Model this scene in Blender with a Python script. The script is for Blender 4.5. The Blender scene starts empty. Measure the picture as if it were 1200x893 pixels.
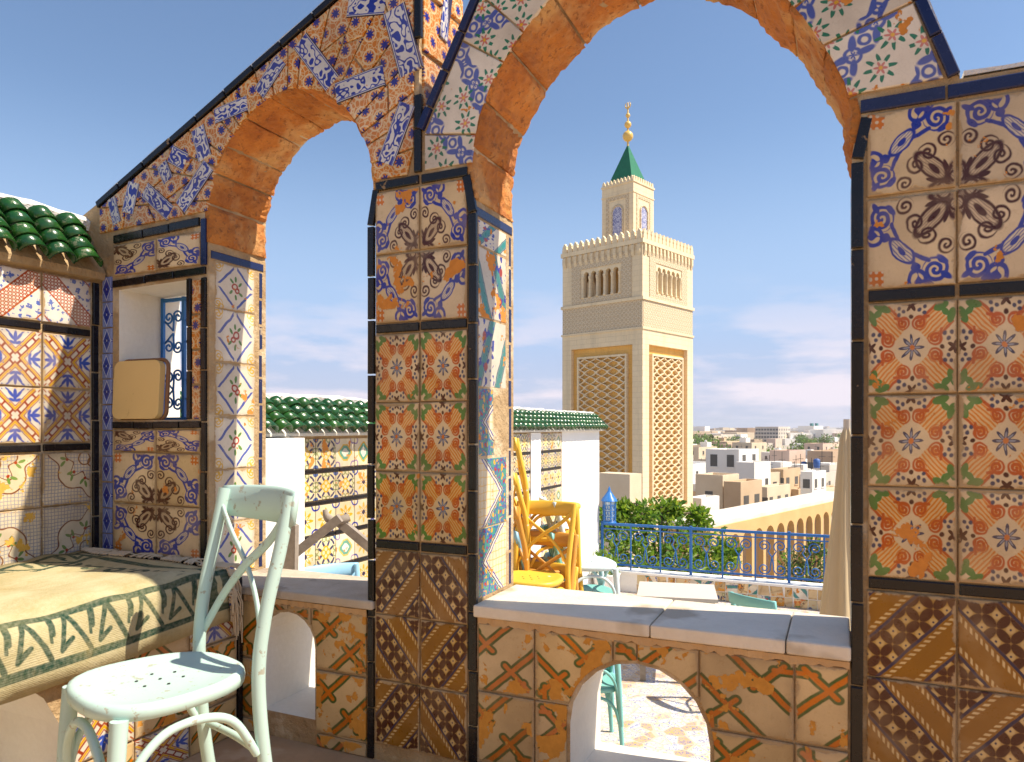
import bpy, bmesh, math, random
from mathutils import Vector, Matrix
from mathutils.geometry import tessellate_polygon

# ------------------------------------------------------------------ camera, sky, sun, exposure
scene = bpy.context.scene
COL = scene.collection
TH = math.atan2(383, 850)            # heading of the camera against the arcade's normal
EYE = Vector((0, -1.925, 1.06))
cam_d = bpy.data.cameras.new('camera'); cam = bpy.data.objects.new('camera', cam_d); COL.objects.link(cam)
cam.location = EYE; cam.rotation_euler = (math.pi/2, 0, TH)
cam_d.sensor_width = 36; cam_d.lens = 25.5; cam_d.shift_y = 0.0446; cam_d.clip_start = 0.02; cam_d.clip_end = 40000
cam_d.dof.use_dof = True; cam_d.dof.focus_distance = 5.0; cam_d.dof.aperture_fstop = 11
scene.camera = cam

SUN = Vector((1.0, 0.23, 1.40)).normalized()       # towards the sun
world = bpy.data.worlds.new('World'); scene.world = world; world.use_nodes = True
wn = world.node_tree; wn.nodes.clear()
sky = wn.nodes.new('ShaderNodeTexSky'); sky.sky_type = 'NISHITA'; sky.sun_disc = False
sky.sun_elevation = math.asin(SUN.z); sky.sun_rotation = math.atan2(SUN.x, SUN.y)
sky.air_density = 1.0; sky.dust_density = 0.35; sky.ozone_density = 2.2
bg = wn.nodes.new('ShaderNodeBackground'); bg.inputs[1].default_value = 0.10
wo = wn.nodes.new('ShaderNodeOutputWorld')
def world_clouds():
    # thin low clouds near the horizon, all round
    tc = wn.nodes.new('ShaderNodeTexCoord'); sep = wn.nodes.new('ShaderNodeSeparateXYZ')
    wn.links.new(tc.outputs['Generated'], sep.inputs[0])
    mp = wn.nodes.new('ShaderNodeMapping'); mp.inputs['Scale'].default_value = (3.0, 3.0, 14.0); mp.inputs['Location'].default_value = (1.3, 0.4, 2.1)
    wn.links.new(tc.outputs['Generated'], mp.inputs[0])
    nz = wn.nodes.new('ShaderNodeTexNoise'); nz.inputs['Scale'].default_value = 1.7; nz.inputs['Detail'].default_value = 7; nz.inputs['Roughness'].default_value = 0.55
    wn.links.new(mp.outputs[0], nz.inputs['Vector'])
    r1 = wn.nodes.new('ShaderNodeMapRange'); r1.inputs[1].default_value = 0.42; r1.inputs[2].default_value = 0.58; wn.links.new(nz.outputs[0], r1.inputs[0])
    r2 = wn.nodes.new('ShaderNodeMapRange'); r2.inputs[1].default_value = 0.20; r2.inputs[2].default_value = 0.05; wn.links.new(sep.outputs[2], r2.inputs[0])
    m = wn.nodes.new('ShaderNodeMath'); m.operation = 'MULTIPLY'; wn.links.new(r1.outputs[0], m.inputs[0]); wn.links.new(r2.outputs[0], m.inputs[1])
    m2 = wn.nodes.new('ShaderNodeMath'); m2.operation = 'MULTIPLY'; m2.inputs[1].default_value = 1.0; wn.links.new(m.outputs[0], m2.inputs[0])
    mx = wn.nodes.new('ShaderNodeMix'); mx.data_type = 'RGBA'
    wn.links.new(m2.outputs[0], mx.inputs[0])
    def band(z0, z1, col, base):
        r = wn.nodes.new('ShaderNodeMapRange'); r.interpolation_type = 'SMOOTHSTEP'; r.inputs[1].default_value = z0; r.inputs[2].default_value = z1; r.inputs[3].default_value = 1; r.inputs[4].default_value = 0; wn.links.new(sep.outputs[2], r.inputs[0])
        q = wn.nodes.new('ShaderNodeMix'); q.data_type = 'RGBA'; wn.links.new(r.outputs[0], q.inputs[0]); wn.links.new(base, q.inputs[6]); q.inputs[7].default_value = (*col, 1); return q.outputs[2]
    air = band(.0, .15, (3.75, 4.0, 4.95), band(.06, .40, (2.75, 3.70, 5.45), sky.outputs[0]))
    wn.links.new(air, mx.inputs[6]); mx.inputs[7].default_value = (5.6, 5.15, 5.7, 1)
    wn.links.new(mx.outputs[2], bg.inputs[0])
world_clouds()
wn.links.new(bg.outputs[0], wo.inputs[0])
sun_d = bpy.data.lights.new('sun', 'SUN'); sun_d.energy = 4.8; sun_d.angle = math.radians(0.53); sun_d.color = (1, 0.90, 0.74)
sun = bpy.data.objects.new('sun', sun_d); COL.objects.link(sun); sun.rotation_euler = (-SUN).to_track_quat('-Z', 'Y').to_euler(); sun.location = (6, 2, 12)
scene.view_settings.view_transform = 'Standard'; scene.view_settings.look = 'None'
scene.view_settings.exposure = 0.76; scene.view_settings.gamma = 1.0; scene.view_settings.use_curve_mapping = False
scene.render.engine = 'CYCLES'
scene.cycles.max_bounces = 8; scene.cycles.diffuse_bounces = 5; scene.cycles.use_denoising = True
R = random.Random(7)

# ------------------------------------------------------------------ measuring helpers (survey of the place)
CT, ST = math.cos(TH), math.sin(TH)
def ray(x, y):
    a = (x-600)/850; b = (500-y)/850
    return Vector((CT*a-ST, ST*a+CT, b))
def on_y(x, y, Y=0.0): d = ray(x, y); return EYE + d*((Y-EYE.y)/d.y)
def on_u(x, y, U): d = ray(x, y); return EYE + d*((U-EYE.x)/d.x)
def on_z(x, y, Z): d = ray(x, y); return EYE + d*((Z-EYE.z)/d.z)
def deep(x, y, Z): return EYE + ray(x, y)*Z
def ground_xy(X, Z): return Vector((CT*X-ST*Z, ST*X+CT*Z+EYE.y, 0))

# ------------------------------------------------------------------ object helpers
def tag(o, label=None, cat=None, group=None, kind=None):
    if label: o['label'] = label
    if cat: o['category'] = cat
    if group: o['group'] = group
    if kind: o['kind'] = kind
    return o
ABS = set()
def empty(name, loc=(0, 0, 0), rz=0, absolute=False, **k):
    o = bpy.data.objects.new(name, None); o.location = loc; o.rotation_euler = (0, 0, rz); o.empty_display_size = .1
    COL.objects.link(o)
    if absolute: ABS.add(o)      # parts of this thing are given in world coordinates
    return tag(o, **k)
def link(name, me, parent=None, loc=(0, 0, 0), rot=(0, 0, 0), **k):
    o = bpy.data.objects.new(name, me); o.location = loc; o.rotation_euler = rot
    COL.objects.link(o)
    if parent:
        o.parent = parent
        if parent in ABS: o.location = Vector(loc)-parent.location
    return tag(o, **k)
def copy_tree(o, parent=None):
    c = o.copy(); COL.objects.link(c); c.parent = parent
    for ch in list(o.children): copy_tree(ch, c)
    return c
class MB:
    """collects shapes for one mesh"""
    def __init__(s): s.v = []; s.f = []; s.mi = []; s.cur = 0; s.sm = []
    def add(s, vs, fs, smooth=False):
        n = len(s.v); s.v += [tuple(v) for v in vs]
        for f in fs: s.f.append([i+n for i in f]); s.mi.append(s.cur); s.sm.append(smooth)
    def box(s, lo, hi, M=None):
        (a, b, c), (d, e, f) = lo, hi
        vs = [Vector(p) for p in ((a,b,c),(d,b,c),(d,e,c),(a,e,c),(a,b,f),(d,b,f),(d,e,f),(a,e,f))]
        if M: vs = [M@v for v in vs]
        s.add(vs, ((0,3,2,1),(4,5,6,7),(0,1,5,4),(1,2,6,5),(2,3,7,6),(3,0,4,7)))
    def prism(s, poly, axis, lo, hi):
        """poly of 2D points extruded along axis (0,1,2)"""
        n = len(poly); mk = {0: lambda p, t: (t, p[0], p[1]), 1: lambda p, t: (p[0], t, p[1]), 2: lambda p, t: (p[0], p[1], t)}[axis]
        vs = [mk(p, lo) for p in poly]+[mk(p, hi) for p in poly]
        s.add(vs, [list(range(n)), list(range(2*n-1, n-1, -1))]+[[i, i+n, (i+1)%n+n, (i+1)%n] for i in range(n)])
    def tube(s, pts, r, n=8, closed=False, caps=True, flat=None):
        pts = [Vector(p) for p in pts]; m = len(pts)
        rr = r if isinstance(r, (list, tuple)) else [r]*m
        vs = []; prev = None
        for i, p in enumerate(pts):
            if closed: t = pts[(i+1)%m]-pts[i-1]
            else: t = pts[min(i+1, m-1)]-pts[max(i-1, 0)]
            t.normalize()
            if prev is None:
                prev = Vector((0, 0, 1)) if abs(t.z) < .9 else Vector((1, 0, 0))
            x = (prev - t*prev.dot(t)).normalized(); y = t.cross(x); prev = x
            for k in range(n):
                a = 2*math.pi*k/n
                vs.append(p + x*(math.cos(a)*rr[i]) + y*(math.sin(a)*rr[i]*(flat or 1)))
        fs = []
        for i in range(m if closed else m-1):
            j = (i+1) % m
            for k in range(n): fs.append((i*n+k, i*n+(k+1)%n, j*n+(k+1)%n, j*n+k))
        s.add(vs, fs, True)
        if caps and not closed: s.add(vs[:n], [list(range(n-1, -1, -1))]); s.add(vs[-n:], [list(range(n))])
    def lathe(s, prof, c=(0, 0, 0), n=16):
        vs = []; 
        for r, z in prof:
            for k in range(n): a = 2*math.pi*k/n; vs.append((c[0]+r*math.cos(a), c[1]+r*math.sin(a), c[2]+z))
        fs = [(i*n+k, i*n+(k+1)%n, (i+1)*n+(k+1)%n, (i+1)*n+k) for i in range(len(prof)-1) for k in range(n)]
        s.add(vs, fs, True)
        s.add(vs[:n], [list(range(n-1, -1, -1))]); s.add(vs[-n:], [list(range(n))])
    def mesh(s, mats, bevel=0):
        me = bpy.data.meshes.new('mesh'); me.from_pydata(s.v, [], s.f)
        for m in (mats if isinstance(mats, (list, tuple)) else [mats]): me.materials.append(m)
        for p, i, q in zip(me.polygons, s.mi, s.sm): p.material_index = i; p.use_smooth = q
        me.update(); return me
    def build(s, name, mats, parent=None, loc=(0, 0, 0), rot=(0, 0, 0), **k):
        return link(name, s.mesh(mats), parent, loc, rot, **k)
def boxy(name, lo, hi, mat, parent=None, bevel=0.0, **k):
    """a box with chamfered edges"""
    bm = bmesh.new(); bmesh.ops.create_cube(bm, size=1)
    c = [(a+b)/2 for a, b in zip(lo, hi)]; d = [b-a for a, b in zip(lo, hi)]
    for v in bm.verts: v.co = Vector((v.co.x*d[0], v.co.y*d[1], v.co.z*d[2]))
    if bevel: bmesh.ops.bevel(bm, geom=list(bm.edges), offset=bevel, segments=2, affect='EDGES', profile=.5)
    me = bpy.data.meshes.new('mesh'); bm.to_mesh(me); bm.free(); me.materials.append(mat)
    return link(name, me, parent, c, **k)

# ------------------------------------------------------------------ node language for patterns
G = None
class X:
    __slots__ = ('s',)
    def __init__(self, s): self.s = s
    def __add__(a, b): return M('ADD', a, b)
    __radd__ = __add__
    def __sub__(a, b): return M('SUBTRACT', a, b)
    def __rsub__(a, b): return M('SUBTRACT', b, a)
    def __mul__(a, b): return M('MULTIPLY', a, b)
    __rmul__ = __mul__
    def __truediv__(a, b): return M('DIVIDE', a, b)
    def __neg__(a): return M('MULTIPLY', a, -1.0)
def put(sock, v):
    if isinstance(v, X): G.links.new(v.s, sock)
    else: sock.default_value = v
def M(op, *a, clamp=False):
    n = G.nodes.new('ShaderNodeMath'); n.operation = op; n.use_clamp = clamp
    for i, v in enumerate(a): put(n.inputs[i], v)
    return X(n.outputs[0])
def V(op, *a, out=0):
    n = G.nodes.new('ShaderNodeVectorMath'); n.operation = op
    for i, v in enumerate(a): put(n.inputs[i], v)
    return X(n.outputs[out])
def mn(*a):
    r = a[0]
    for b in a[1:]: r = M('MINIMUM', r, b)
    return r
def mx(*a):
    r = a[0]
    for b in a[1:]: r = M('MAXIMUM', r, b)
    return r
def ab(a): return M('ABSOLUTE', a)
def fr(a): return M('FRACT', a)
def vec(x, y, z=0.0):
    n = G.nodes.new('ShaderNodeCombineXYZ'); put(n.inputs[0], x); put(n.inputs[1], y); put(n.inputs[2], z); return X(n.outputs[0])
def sep(v):
    n = G.nodes.new('ShaderNodeSeparateXYZ'); put(n.inputs[0], v); return X(n.outputs[0]), X(n.outputs[1]), X(n.outputs[2])
def mk(d, w, aa=.012): return M('MULTIPLY_ADD', d, -1/aa, w/aa+.5, clamp=True)         # 1 where d < w
def dist(P, c): return V('DISTANCE', P, (c[0], c[1], 0), out=1)
def ring(P, c, r): return ab(dist(P, c)-r)
def seg(P, a, b):
    ba = Vector((b[0]-a[0], b[1]-a[1], 0)); pa = V('SUBTRACT', P, (a[0], a[1], 0))
    h = M('ADD', V('DOT_PRODUCT', pa, tuple(ba/ba.length_squared), out=1), 0.0, clamp=True)
    return V('LENGTH', V('MULTIPLY_ADD', tuple(-ba), h, pa), out=1)
def ell(P, c, ax, bx, ang):
    """about 1 at the rim of a turned ellipse"""
    q = V('SUBTRACT', P, (c[0], c[1], 0)); ca, sa = math.cos(ang), math.sin(ang)
    return V('LENGTH', vec(V('DOT_PRODUCT', q, (ca/ax, sa/ax, 0), out=1), V('DOT_PRODUCT', q, (-sa/bx, ca/bx, 0), out=1)), out=1)
def polar(P, c=(0, 0)):
    q = V('SUBTRACT', P, (c[0], c[1], 0)); x, y, _ = sep(q)
    return V('LENGTH', q, out=1), M('ARCTAN2', y, x)
def spiral(P, c, pitch, R0, hand=1, ph=0.0):
    r, t = polar(P, c)
    d = ab(fr(r/pitch + t*(hand/(2*math.pi)) + ph) - .5)*pitch
    return mx(d, r-R0)
def petals(P, c, n, r0, k=.45, ph=0):
    r, t = polar(P, c)
    return r - (M('COSINE', t*float(n)+ph)*(r0*k) + r0*(1-k))
def mix(col, m, rgb):
    n = G.nodes.new('ShaderNodeMix'); n.data_type = 'RGBA'
    put(n.inputs[0], m)
    for s, v in ((n.inputs[6], col), (n.inputs[7], rgb)):
        if isinstance(v, X): G.links.new(v.s, s)
        else: s.default_value = (*v, 1)
    return X(n.outputs[2])
def noise(v, scale, detail=2.0, rough=.5, dim='3D'):
    n = G.nodes.new('ShaderNodeTexNoise'); n.noise_dimensions = dim; put(n.inputs['Vector'], v)
    n.inputs['Scale'].default_value = scale; n.inputs['Detail'].default_value = detail; n.inputs['Roughness'].default_value = rough
    return X(n.outputs[0])
def voro(v, scale, feature='F1', out=0):
    n = G.nodes.new('ShaderNodeTexVoronoi'); n.feature = feature; put(n.inputs['Vector'], v); n.inputs['Scale'].default_value = scale
    return X(n.outputs[out])
def coords(kind='Object'):
    n = G.nodes.new('ShaderNodeTexCoord'); return X(n.outputs[kind])
def rnd():
    n = G.nodes.new('ShaderNodeObjectInfo'); return X(n.outputs['Random'])
def geo_pos():
    n = G.nodes.new('ShaderNodeNewGeometry'); return X(n.outputs['Position'])
def uv(wob=.012):
    P = coords('UV')
    if wob:
        n = G.nodes.new('ShaderNodeTexNoise'); put(n.inputs['Vector'], V('ADD', P, V('SCALE', (57., 31., 83.), rnd()))); n.inputs['Scale'].default_value = 4.5; n.inputs['Detail'].default_value = 2.5
        d = V('SUBTRACT', X(n.outputs[1]), (.5, .5, .5)); P = V('MULTIPLY_ADD', d, (wob*5, wob*5, 0), P)
    return P
def material(name):
    global G
    m = bpy.data.materials.new(name); m.use_nodes = True; G = m.node_tree; G.nodes.clear(); return m
def output(col, rough, bump=None, bstr=.4, bdist=.002, spec=.5, metallic=0.0, **extra):
    p = G.nodes.new('ShaderNodeBsdfPrincipled'); o = G.nodes.new('ShaderNodeOutputMaterial')
    if isinstance(col, X): put(p.inputs['Base Color'], col)
    else: p.inputs['Base Color'].default_value = (*col, 1)
    put(p.inputs['Roughness'], rough); p.inputs['Specular IOR Level'].default_value = spec; p.inputs['Metallic'].default_value = metallic
    for k, v in extra.items(): p.inputs[k].default_value = v
    if bump is not None:
        b = G.nodes.new('ShaderNodeBump'); b.inputs['Strength'].default_value = bstr; b.inputs['Distance'].default_value = bdist
        put(b.inputs['Height'], bump); G.links.new(b.outputs[0], p.inputs['Normal'])
    G.links.new(p.outputs[0], o.inputs[0])

CREAM = (.79, .605, .36); WHITE = (.78, .66, .47); COBALT = (.018, .050, .36); NAVY = (.012, .018, .075); ORANGE = (.70, .19, .02)
LORANGE = (.80, .285, .028); GREEN = (.09, .24, .05); MAROON = (.055, .008, .006); OCHRE = (.30, .135, .020); PALE = (.66, .47, .21); TEAL = (.03, .30, .26)
RED = (.42, .05, .03); YEL = (.80, .46, .05); SLATE = (.12, .16, .26); CLAY = (.66, .26, .045); BLACK = (.006, .006, .008); PLASTER = (.50, .38, .24); PINK = (.62, .22, .18)
def finish(col, chip=.66, rough=.28, clay=CLAY, tone=.2, edge=0.0, grime=1.0):
    """glaze, wear and dirt that a tile carries itself"""
    rn = rnd(); P = coords('Object'); Q = V('ADD', P, V('SCALE', (31., 17., 23.), rn))
    # SCALE takes its factor on the fourth socket
    n1 = noise(Q, 13, 4, .6)
    thr = M('MULTIPLY_ADD', fr(rn*3.7), .12, chip-.075)
    dmg = M('MULTIPLY_ADD', n1-thr, 60., .5, clamp=True)
    if edge:
        x, y, _ = sep(V('FRACTION', coords('UV'))); e = mn(mn(x, 1.-x), mn(y, 1.-y))
        col = mix(col, mk(e+(noise(Q, 11, 3)-.5)*.12, .02, .16)*.42, (.13, .06, .02))
        edm = mk(e+(noise(V('ADD', Q, (3., 1., 2.)), 17, 4, .65)-.5)*.22, edge, .02)
    n2 = noise(Q, 60, 3, .6)
    c2 = mix((clay[0]*1.1, clay[1]*1.1, clay[2]*1.1), n2, (clay[0]*.7, clay[1]*.62, clay[2]*.6))
    n3 = noise(Q, 7, 3)
    dirt = M('MULTIPLY_ADD', n3, 1.6, -.55, clamp=True)
    fade = M('MULTIPLY_ADD', noise(V('ADD', Q, (9., 4., 6.)), 9, 3, .6), 2.6, -1.25, clamp=True)
    if edge: col = mix(col, fade*.38, (.66, .50, .29))
    col = mix(col, dirt*(.55*grime), mix(col, .72, (.10, .045, .012)))
    crack = M('MULTIPLY_ADD', voro(Q, 90, 'DISTANCE_TO_EDGE'), -30., 1.0, clamp=True)
    col = mix(col, crack*(.13*grime), (.22, .13, .06))
    hs = G.nodes.new('ShaderNodeHueSaturation'); put(hs.inputs['Value'], M('MULTIPLY_ADD', fr(rn*7.3), tone, 1-tone/2)); put(hs.inputs['Saturation'], M('MULTIPLY_ADD', fr(rn*13.7), .2, .95)); put(hs.inputs['Color'], col)
    col = mix(X(hs.outputs[0]), M('MULTIPLY_ADD', noise(geo_pos(), 3.2, 4, .6), 2.2, -.75, clamp=True)*(.45*grime), (.11, .05, .016))
    col = mix(col, dmg, c2)
    if edge:
        col = mix(col, edm, mix((.46, .33, .18), n2, (.34, .22, .11))); dmg = mx(dmg, edm)
    output(col, mx(M('MULTIPLY_ADD', n2, .25, rough-.1), dmg*.9), bump=M('MULTIPLY_ADD', dmg, -1., n2*.12+n3*.5), bstr=.6, bdist=.002, spec=.38)
def vscale(v, f):
    n = G.nodes.new('ShaderNodeVectorMath'); n.operation = 'SCALE'; put(n.inputs[0], v); put(n.inputs[3], f); return X(n.outputs[0])
_V = V
def V(op, *a, out=0):
    return vscale(*a) if op == 'SCALE' else _V(op, *a, out=out)

MAT = {}
def pat(name):
    def deco(f): 
        m = material('tile_'+name); f(); MAT[name] = m; return f
    return deco
def fold(P, cen=(.5, .5)):
    x, y, _ = sep(V('SUBTRACT', P, (cen[0], cen[1], 0))); x = ab(x); y = ab(y)
    return x, y, mx(x, y), mn(x, y)

@pat('orange_flower')
def _():
    P = uv(); x, y, m, n = fold(P); Fm = vec(m, n); D0 = V('SUBTRACT', P, (.5, .5, 0))
    p = (m+n)*.7071; q = (m-n)*.7071
    reg = mk(p, .50)*mk(-p, -.19)*mk(q, .135)
    c = mix(CREAM, reg*.55, (.80, .46, .13)); c = mix(c, reg*mk(ab(fr(q*24.)-.5)*.042, .010, .006), (.74, .24, .02))
    c = mix(c, mk(mn(spiral(Fm, (.27, .092), .042, .066), ab(q-.135)+mx(p-.52, .26-p, 0.0)*3., seg(Fm, (.32, .05), (.33, .19))), .016), (.55, .10, .008))
    c = mix(c, mk(petals(D0, (0, 0), 8, .145, .34), .0), (.05, .06, .12)); c = mix(c, mk(petals(D0, (0, 0), 8, .10, .5), .0), (.30, .33, .40))
    c = mix(c, mk(dist(D0, (0, 0)), .030), ORANGE)
    c = mix(c, mk(mn(ell(Fm, (.445, .33), .095, .045, 1.2), ell(Fm, (.36, .39), .085, .04, 2.5)), 1., .15), GREEN)
    c = mix(c, mk(mn(dist(Fm, (.41, .09)), dist(Fm, (.37, .145)), dist(Fm, (.44, .15))), .023), (.06, .07, .13))
    c = mix(c, mk(mn(dist(Fm, (.345, 0)), petals(Fm, (.475, 0), 5, .075, .3)+.02), .026), MAROON)
    finish(c, .665, edge=.022)
@pat('blue_vine')
def _():
    P = uv(); x, y, _ = sep(P); a = mx(x, y); b = mn(x, y); Fm = vec(a, b)
    c = CREAM
    F0 = Fm; Fm = V('MULTIPLY', Fm, (.74, .74, 0))
    lob = mn(ell(Fm, (.20, .20), .17, .075, .785)*.075-.075, ell(Fm, (.10, .02), .10, .04, 0)*.04-.04)
    hat = mk(ab(fr((x-y)*26.)-.5)*.038, .006, .008)
    c = mix(c, mk(lob, 0.)*mx(hat*.8, .22), (.16, .09, .07))
    c = mix(c, mk(mn(ab(lob), spiral(Fm, (.33, .23), .05, .07, -1), spiral(Fm, (.42, .08), .045, .06), ring(Fm, (.10, .0), .05)), .012), MAROON)
    c = mix(c, mk(mn(ell(Fm, (.18, .18), .07, .025, .785), ell(Fm, (.2, .08), .05, .018, .4)), 1., .3), MAROON); Fm = F0
    r, t = polar(P, (1, 1))
    arc = ab(r-.60); sc = M('MULTIPLY_ADD', M('SINE', t*22.), .026, .032)
    c = mix(c, mk(mx(arc-sc, .42-b*1.0-.22), .0), COBALT)
    c = mix(c, mk(mn(spiral(Fm, (.83, .22), .075, .125), seg(Fm, (.72, .3), (.62, .52)), ring(Fm, (.93, .42), .10)), .024), COBALT)
    for cc in ((.9, .1), (.72, .14), (.97, .3)):
        c = mix(c, mk(ell(Fm, cc, .075, .036, 2.2), 1., .3), COBALT)
    e = ell(P, (.60, .60), .19, .085, -.785)
    c = mix(c, mk(e, 1., .1), WHITE); c = mix(c, mx(mk(ab(e-.95)*.1, .013), mk(e, .9)*mk(ab(fr((x+y)*24.)-.5)*.04, .007, .008)*.8, mk(e, .35, .1)), COBALT)
    g = mk(-b, -.80)*mk(ab(a-b), .3)
    c = mix(c, g, ORANGE); gx = ab(fr(x*13.)-.5); gy = ab(fr(y*13.)-.5)
    c = mix(c, g*mk(M('SQRT', gx*gx+gy*gy), .28, .1), WHITE)
    finish(c, .64, edge=.022)
@pat('gold_band')
def _():
    P = uv(.006); x, y, _ = sep(P); s = x+y; t = x-y
    c = OCHRE
    tw = mk(ab(fr(t*9.+s*9.)-.5), .24, .12)
    rope = mn(ab(s-.165), ab(s-.49), ab(s-1.215), ab(s-1.56))
    c = mix(c, mk(rope, .034)*tw, (.74, .55, .28))
    ln = mn(ab(s-.07), ab(s-.575), ab(s-1.12), ab(s-1.65))
    c = mix(c, mk(ln, .026), NAVY)
    lat = mx(mk(s, .045), mk(ab(s-.848), .245), mk(-s, -1.675))
    k = 1/.30
    p1 = ab(fr(s*k)-.5); q1 = ab(fr(t*k+.5)-.5); p2 = ab(fr(t*k)-.5); q2 = ab(fr(s*k+.5)-.5)
    e1 = V('LENGTH', vec(p1/.46, q1/.26), out=1); e2 = V('LENGTH', vec(p2/.46, q2/.26), out=1)
    base = mix((.50, .31, .10), mk(M('SQRT', p1*p1+p2*p2), .22, .1), PALE); base = mix(base, mk(M('SQRT', p1*p1+p2*p2), .06, .04), NAVY)
    base = mix(base, mk(mn(e1, e2), 1., .2), MAROON)
    c = mix(c, lat, base)
    finish(c, .73, edge=.012)
@pat('strapwork')
def _():
    P = uv(.006); x, y, _ = sep(P)
    S = [((-.1, .05), (.95, 1.1)), ((.05, -.1), (1.1, .95)), ((.0, .62), (.36, .62)), ((.36, .62), (.62, .36)), ((.62, .36), (.62, .0)), ((.40, 1.0), (.40, .72)), ((.40, .72), (.72, .40)), ((.72, .40), (1., .40))]
    S = [((-.05, .30), (.70, 1.05)), ((.30, -.05), (1.05, .70)), ((.42, .60), (.10, .92)), ((.60, .42), (.92, .10)), ((-.05, .86), (.20, .86)), ((.86, -.05), (.86, .20))]
    d = seg(P, *S[0])
    for q in S[1:]: d = mn(d, seg(P, *q))
    c = mix((.66, .48, .26), mk(d, .066), (.05, .10, .02)); c = mix(c, mk(d, .030), (.62, .17, .02))
    finish(c, .585, clay=(.62, .29, .045), edge=.03)
@pat('star')
def _():
    P = uv(.004); k = 3.1
    x, y, _ = sep(V('MULTIPLY', P, (k, k, 0))); row = M('FLOOR', y); xs = fr(x+row*.5)-.5; ys = fr(y)-.5
    Q = vec(xs, ys)
    f = voro(vec(x, y), 4.2, 'DISTANCE_TO_EDGE')
    c = mix((.66, .22, .03), mk(f, .07, .05), (.78, .55, .28))
    c = mix(c, mk(ring(Q, (0, 0), .36), .04), (.80, .60, .36))
    c = mix(c, mk(petals(Q, (0, 0), 8, .27, .22), 0., .03), (.018, .03, .25))
    finish(c, .70, clay=(.55, .42, .25))
@pat('scroll_strip')
def _():
    P = uv(.0); x, y, _ = sep(P)
    Q = vec(x*3.1, y*1.7); n = noise(V('ADD', Q, V('SCALE', (13., 7., 3.), rnd())), 1.25, 1.2, .5)
    w = mx(mk(ab(n-.47), .05, .012), mk(ab(n-.62), .04, .012))
    c = mix(COBALT, w, (.78, .74, .68))
    b = mn(y, 1.-y); c = mix(c, mk(b, .13), (.78, .74, .68)); c = mix(c, mk(ab(b-.10), .022), COBALT); c = mix(c, mk(b, .045), (.03, .025, .06))
    finish(c, .76)
@pat('pink_floral')
def _():
    P = V('FRACTION', uv()); x, y, m, n = fold(P); D0 = V('SUBTRACT', P, (.5, .5, 0)); dx, dy, _ = sep(D0)
    s = (dx+dy)*.7071; t = (dx-dy)*.7071; c = (.80, .70, .55)
    L = vec(ab(fr(s*2.7+.5)-.5)/2.7, ab(t)); bl = (.09, .13, .40)
    c = mix(c, mk(mn(ring(L, (0, 0), .075), ring(L, (.185, .0), .05), ell(L, (.10, .075), .05, .02, .6)*.02-.02), .017), bl)
    c = mix(c, mk(petals(L, (0, 0), 6, .042, .3), 0.), bl)
    F2 = vec(ab(s), ab(t))
    for cc in ((.0, .30), (.32, .20)):
        c = mix(c, mk(petals(F2, cc, 8, .155, .36), 0.), (.02, .20, .11)); c = mix(c, mk(dist(F2, cc), .08), (.80, .70, .55)); c = mix(c, mk(petals(F2, cc, 6, .07, .3), 0.), PINK); c = mix(c, mk(dist(F2, cc), .02), YEL)
    c = mix(c, mk(-ab(t), -.63), bl)
    finish(c, .70)
@pat('lozenge_rose')
def _():
    P = uv(); x, y, m, n = fold(P); Fq = vec(x, y); c = (.80, .71, .56)
    l = x*1.05+y*.95-.46
    c = mix(c, mk(ab(l), .036)*mk(-mn(x, y), -.035), (.06, .11, .40))
    c = mix(c, mk(mn(spiral(Fq, (.43, .40), .06, .10), ring(Fq, (.36, .46), .05)), .014), YEL)
    D0 = V('SUBTRACT', P, (.5, .5, 0))
    c = mix(c, mk(mn(ring(D0, (.02, .03), .062), ring(D0, (-.045, -.05), .045)), .018), RED)
    for cc, an in (((-.11, .10), 2.2), ((.12, -.1), 2.3), ((-.13, -.12), .7), ((.10, .15), .8), ((0, .2), 1.6), ((0, -.2), 1.5)):
        c = mix(c, mk(ell(D0, cc, .062, .028, an), 1., .25), GREEN)
    finish(c, .675, edge=.02)
@pat('zigzag')
def _():
    P = uv(); x, y, _ = sep(P)
    z = ab(fr(y*1.0)-.5)*1.3+.18; d = x-z
    c = mix((.80, .72, .55), mx(mk(ab(fr(x*9.)-.5), .07, .03)*.8, mk(ab(fr(y*9.)-.5), .07, .03)*.6), YEL)
    n = voro(V('MULTIPLY', P, (9., 9., 0)), 1., 'F1', 1)
    n2 = noise(P, 9., 1); c2 = mix((.05, .10, .42), mk(ab(n2-.5), .05, .02), (.05, .32, .25)); c2 = mix(c2, mk(n2, .40, .02), YEL); c2 = mix(c2, mk(-n2, -.62, .02), RED)
    c = mix(c, mk(d, -.02), c2); c = mix(c, mk(ab(d), .055), (.80, .74, .62)); c = mix(c, mk(ab(d+.02), .02), NAVY); c = mix(c, mk(ab(d-.075), .018), COBALT)
    finish(c, .68)
@pat('teal_chevron')
def _():
    P = uv(); x, y, _ = sep(P); z = x*.9+y*.5
    c = mix((.80, .72, .58), mk(ab(fr(z*1.6)-.5), .12, .02), (.03, .26, .25)); c = mix(c, mk(ab(ab(fr(z*1.6)-.5)-.15), .025), (.05, .16, .2))
    n2 = noise(P, 7., 1.5); c = mix(c, mk(-n2, -.58, .02)*mk(-x, -.45), COBALT); c = mix(c, mk(dist(P, (.75, .3)), .07), RED); c = mix(c, mk(dist(P, (.8, .75)), .06), RED)
    finish(c, .64)
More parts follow.
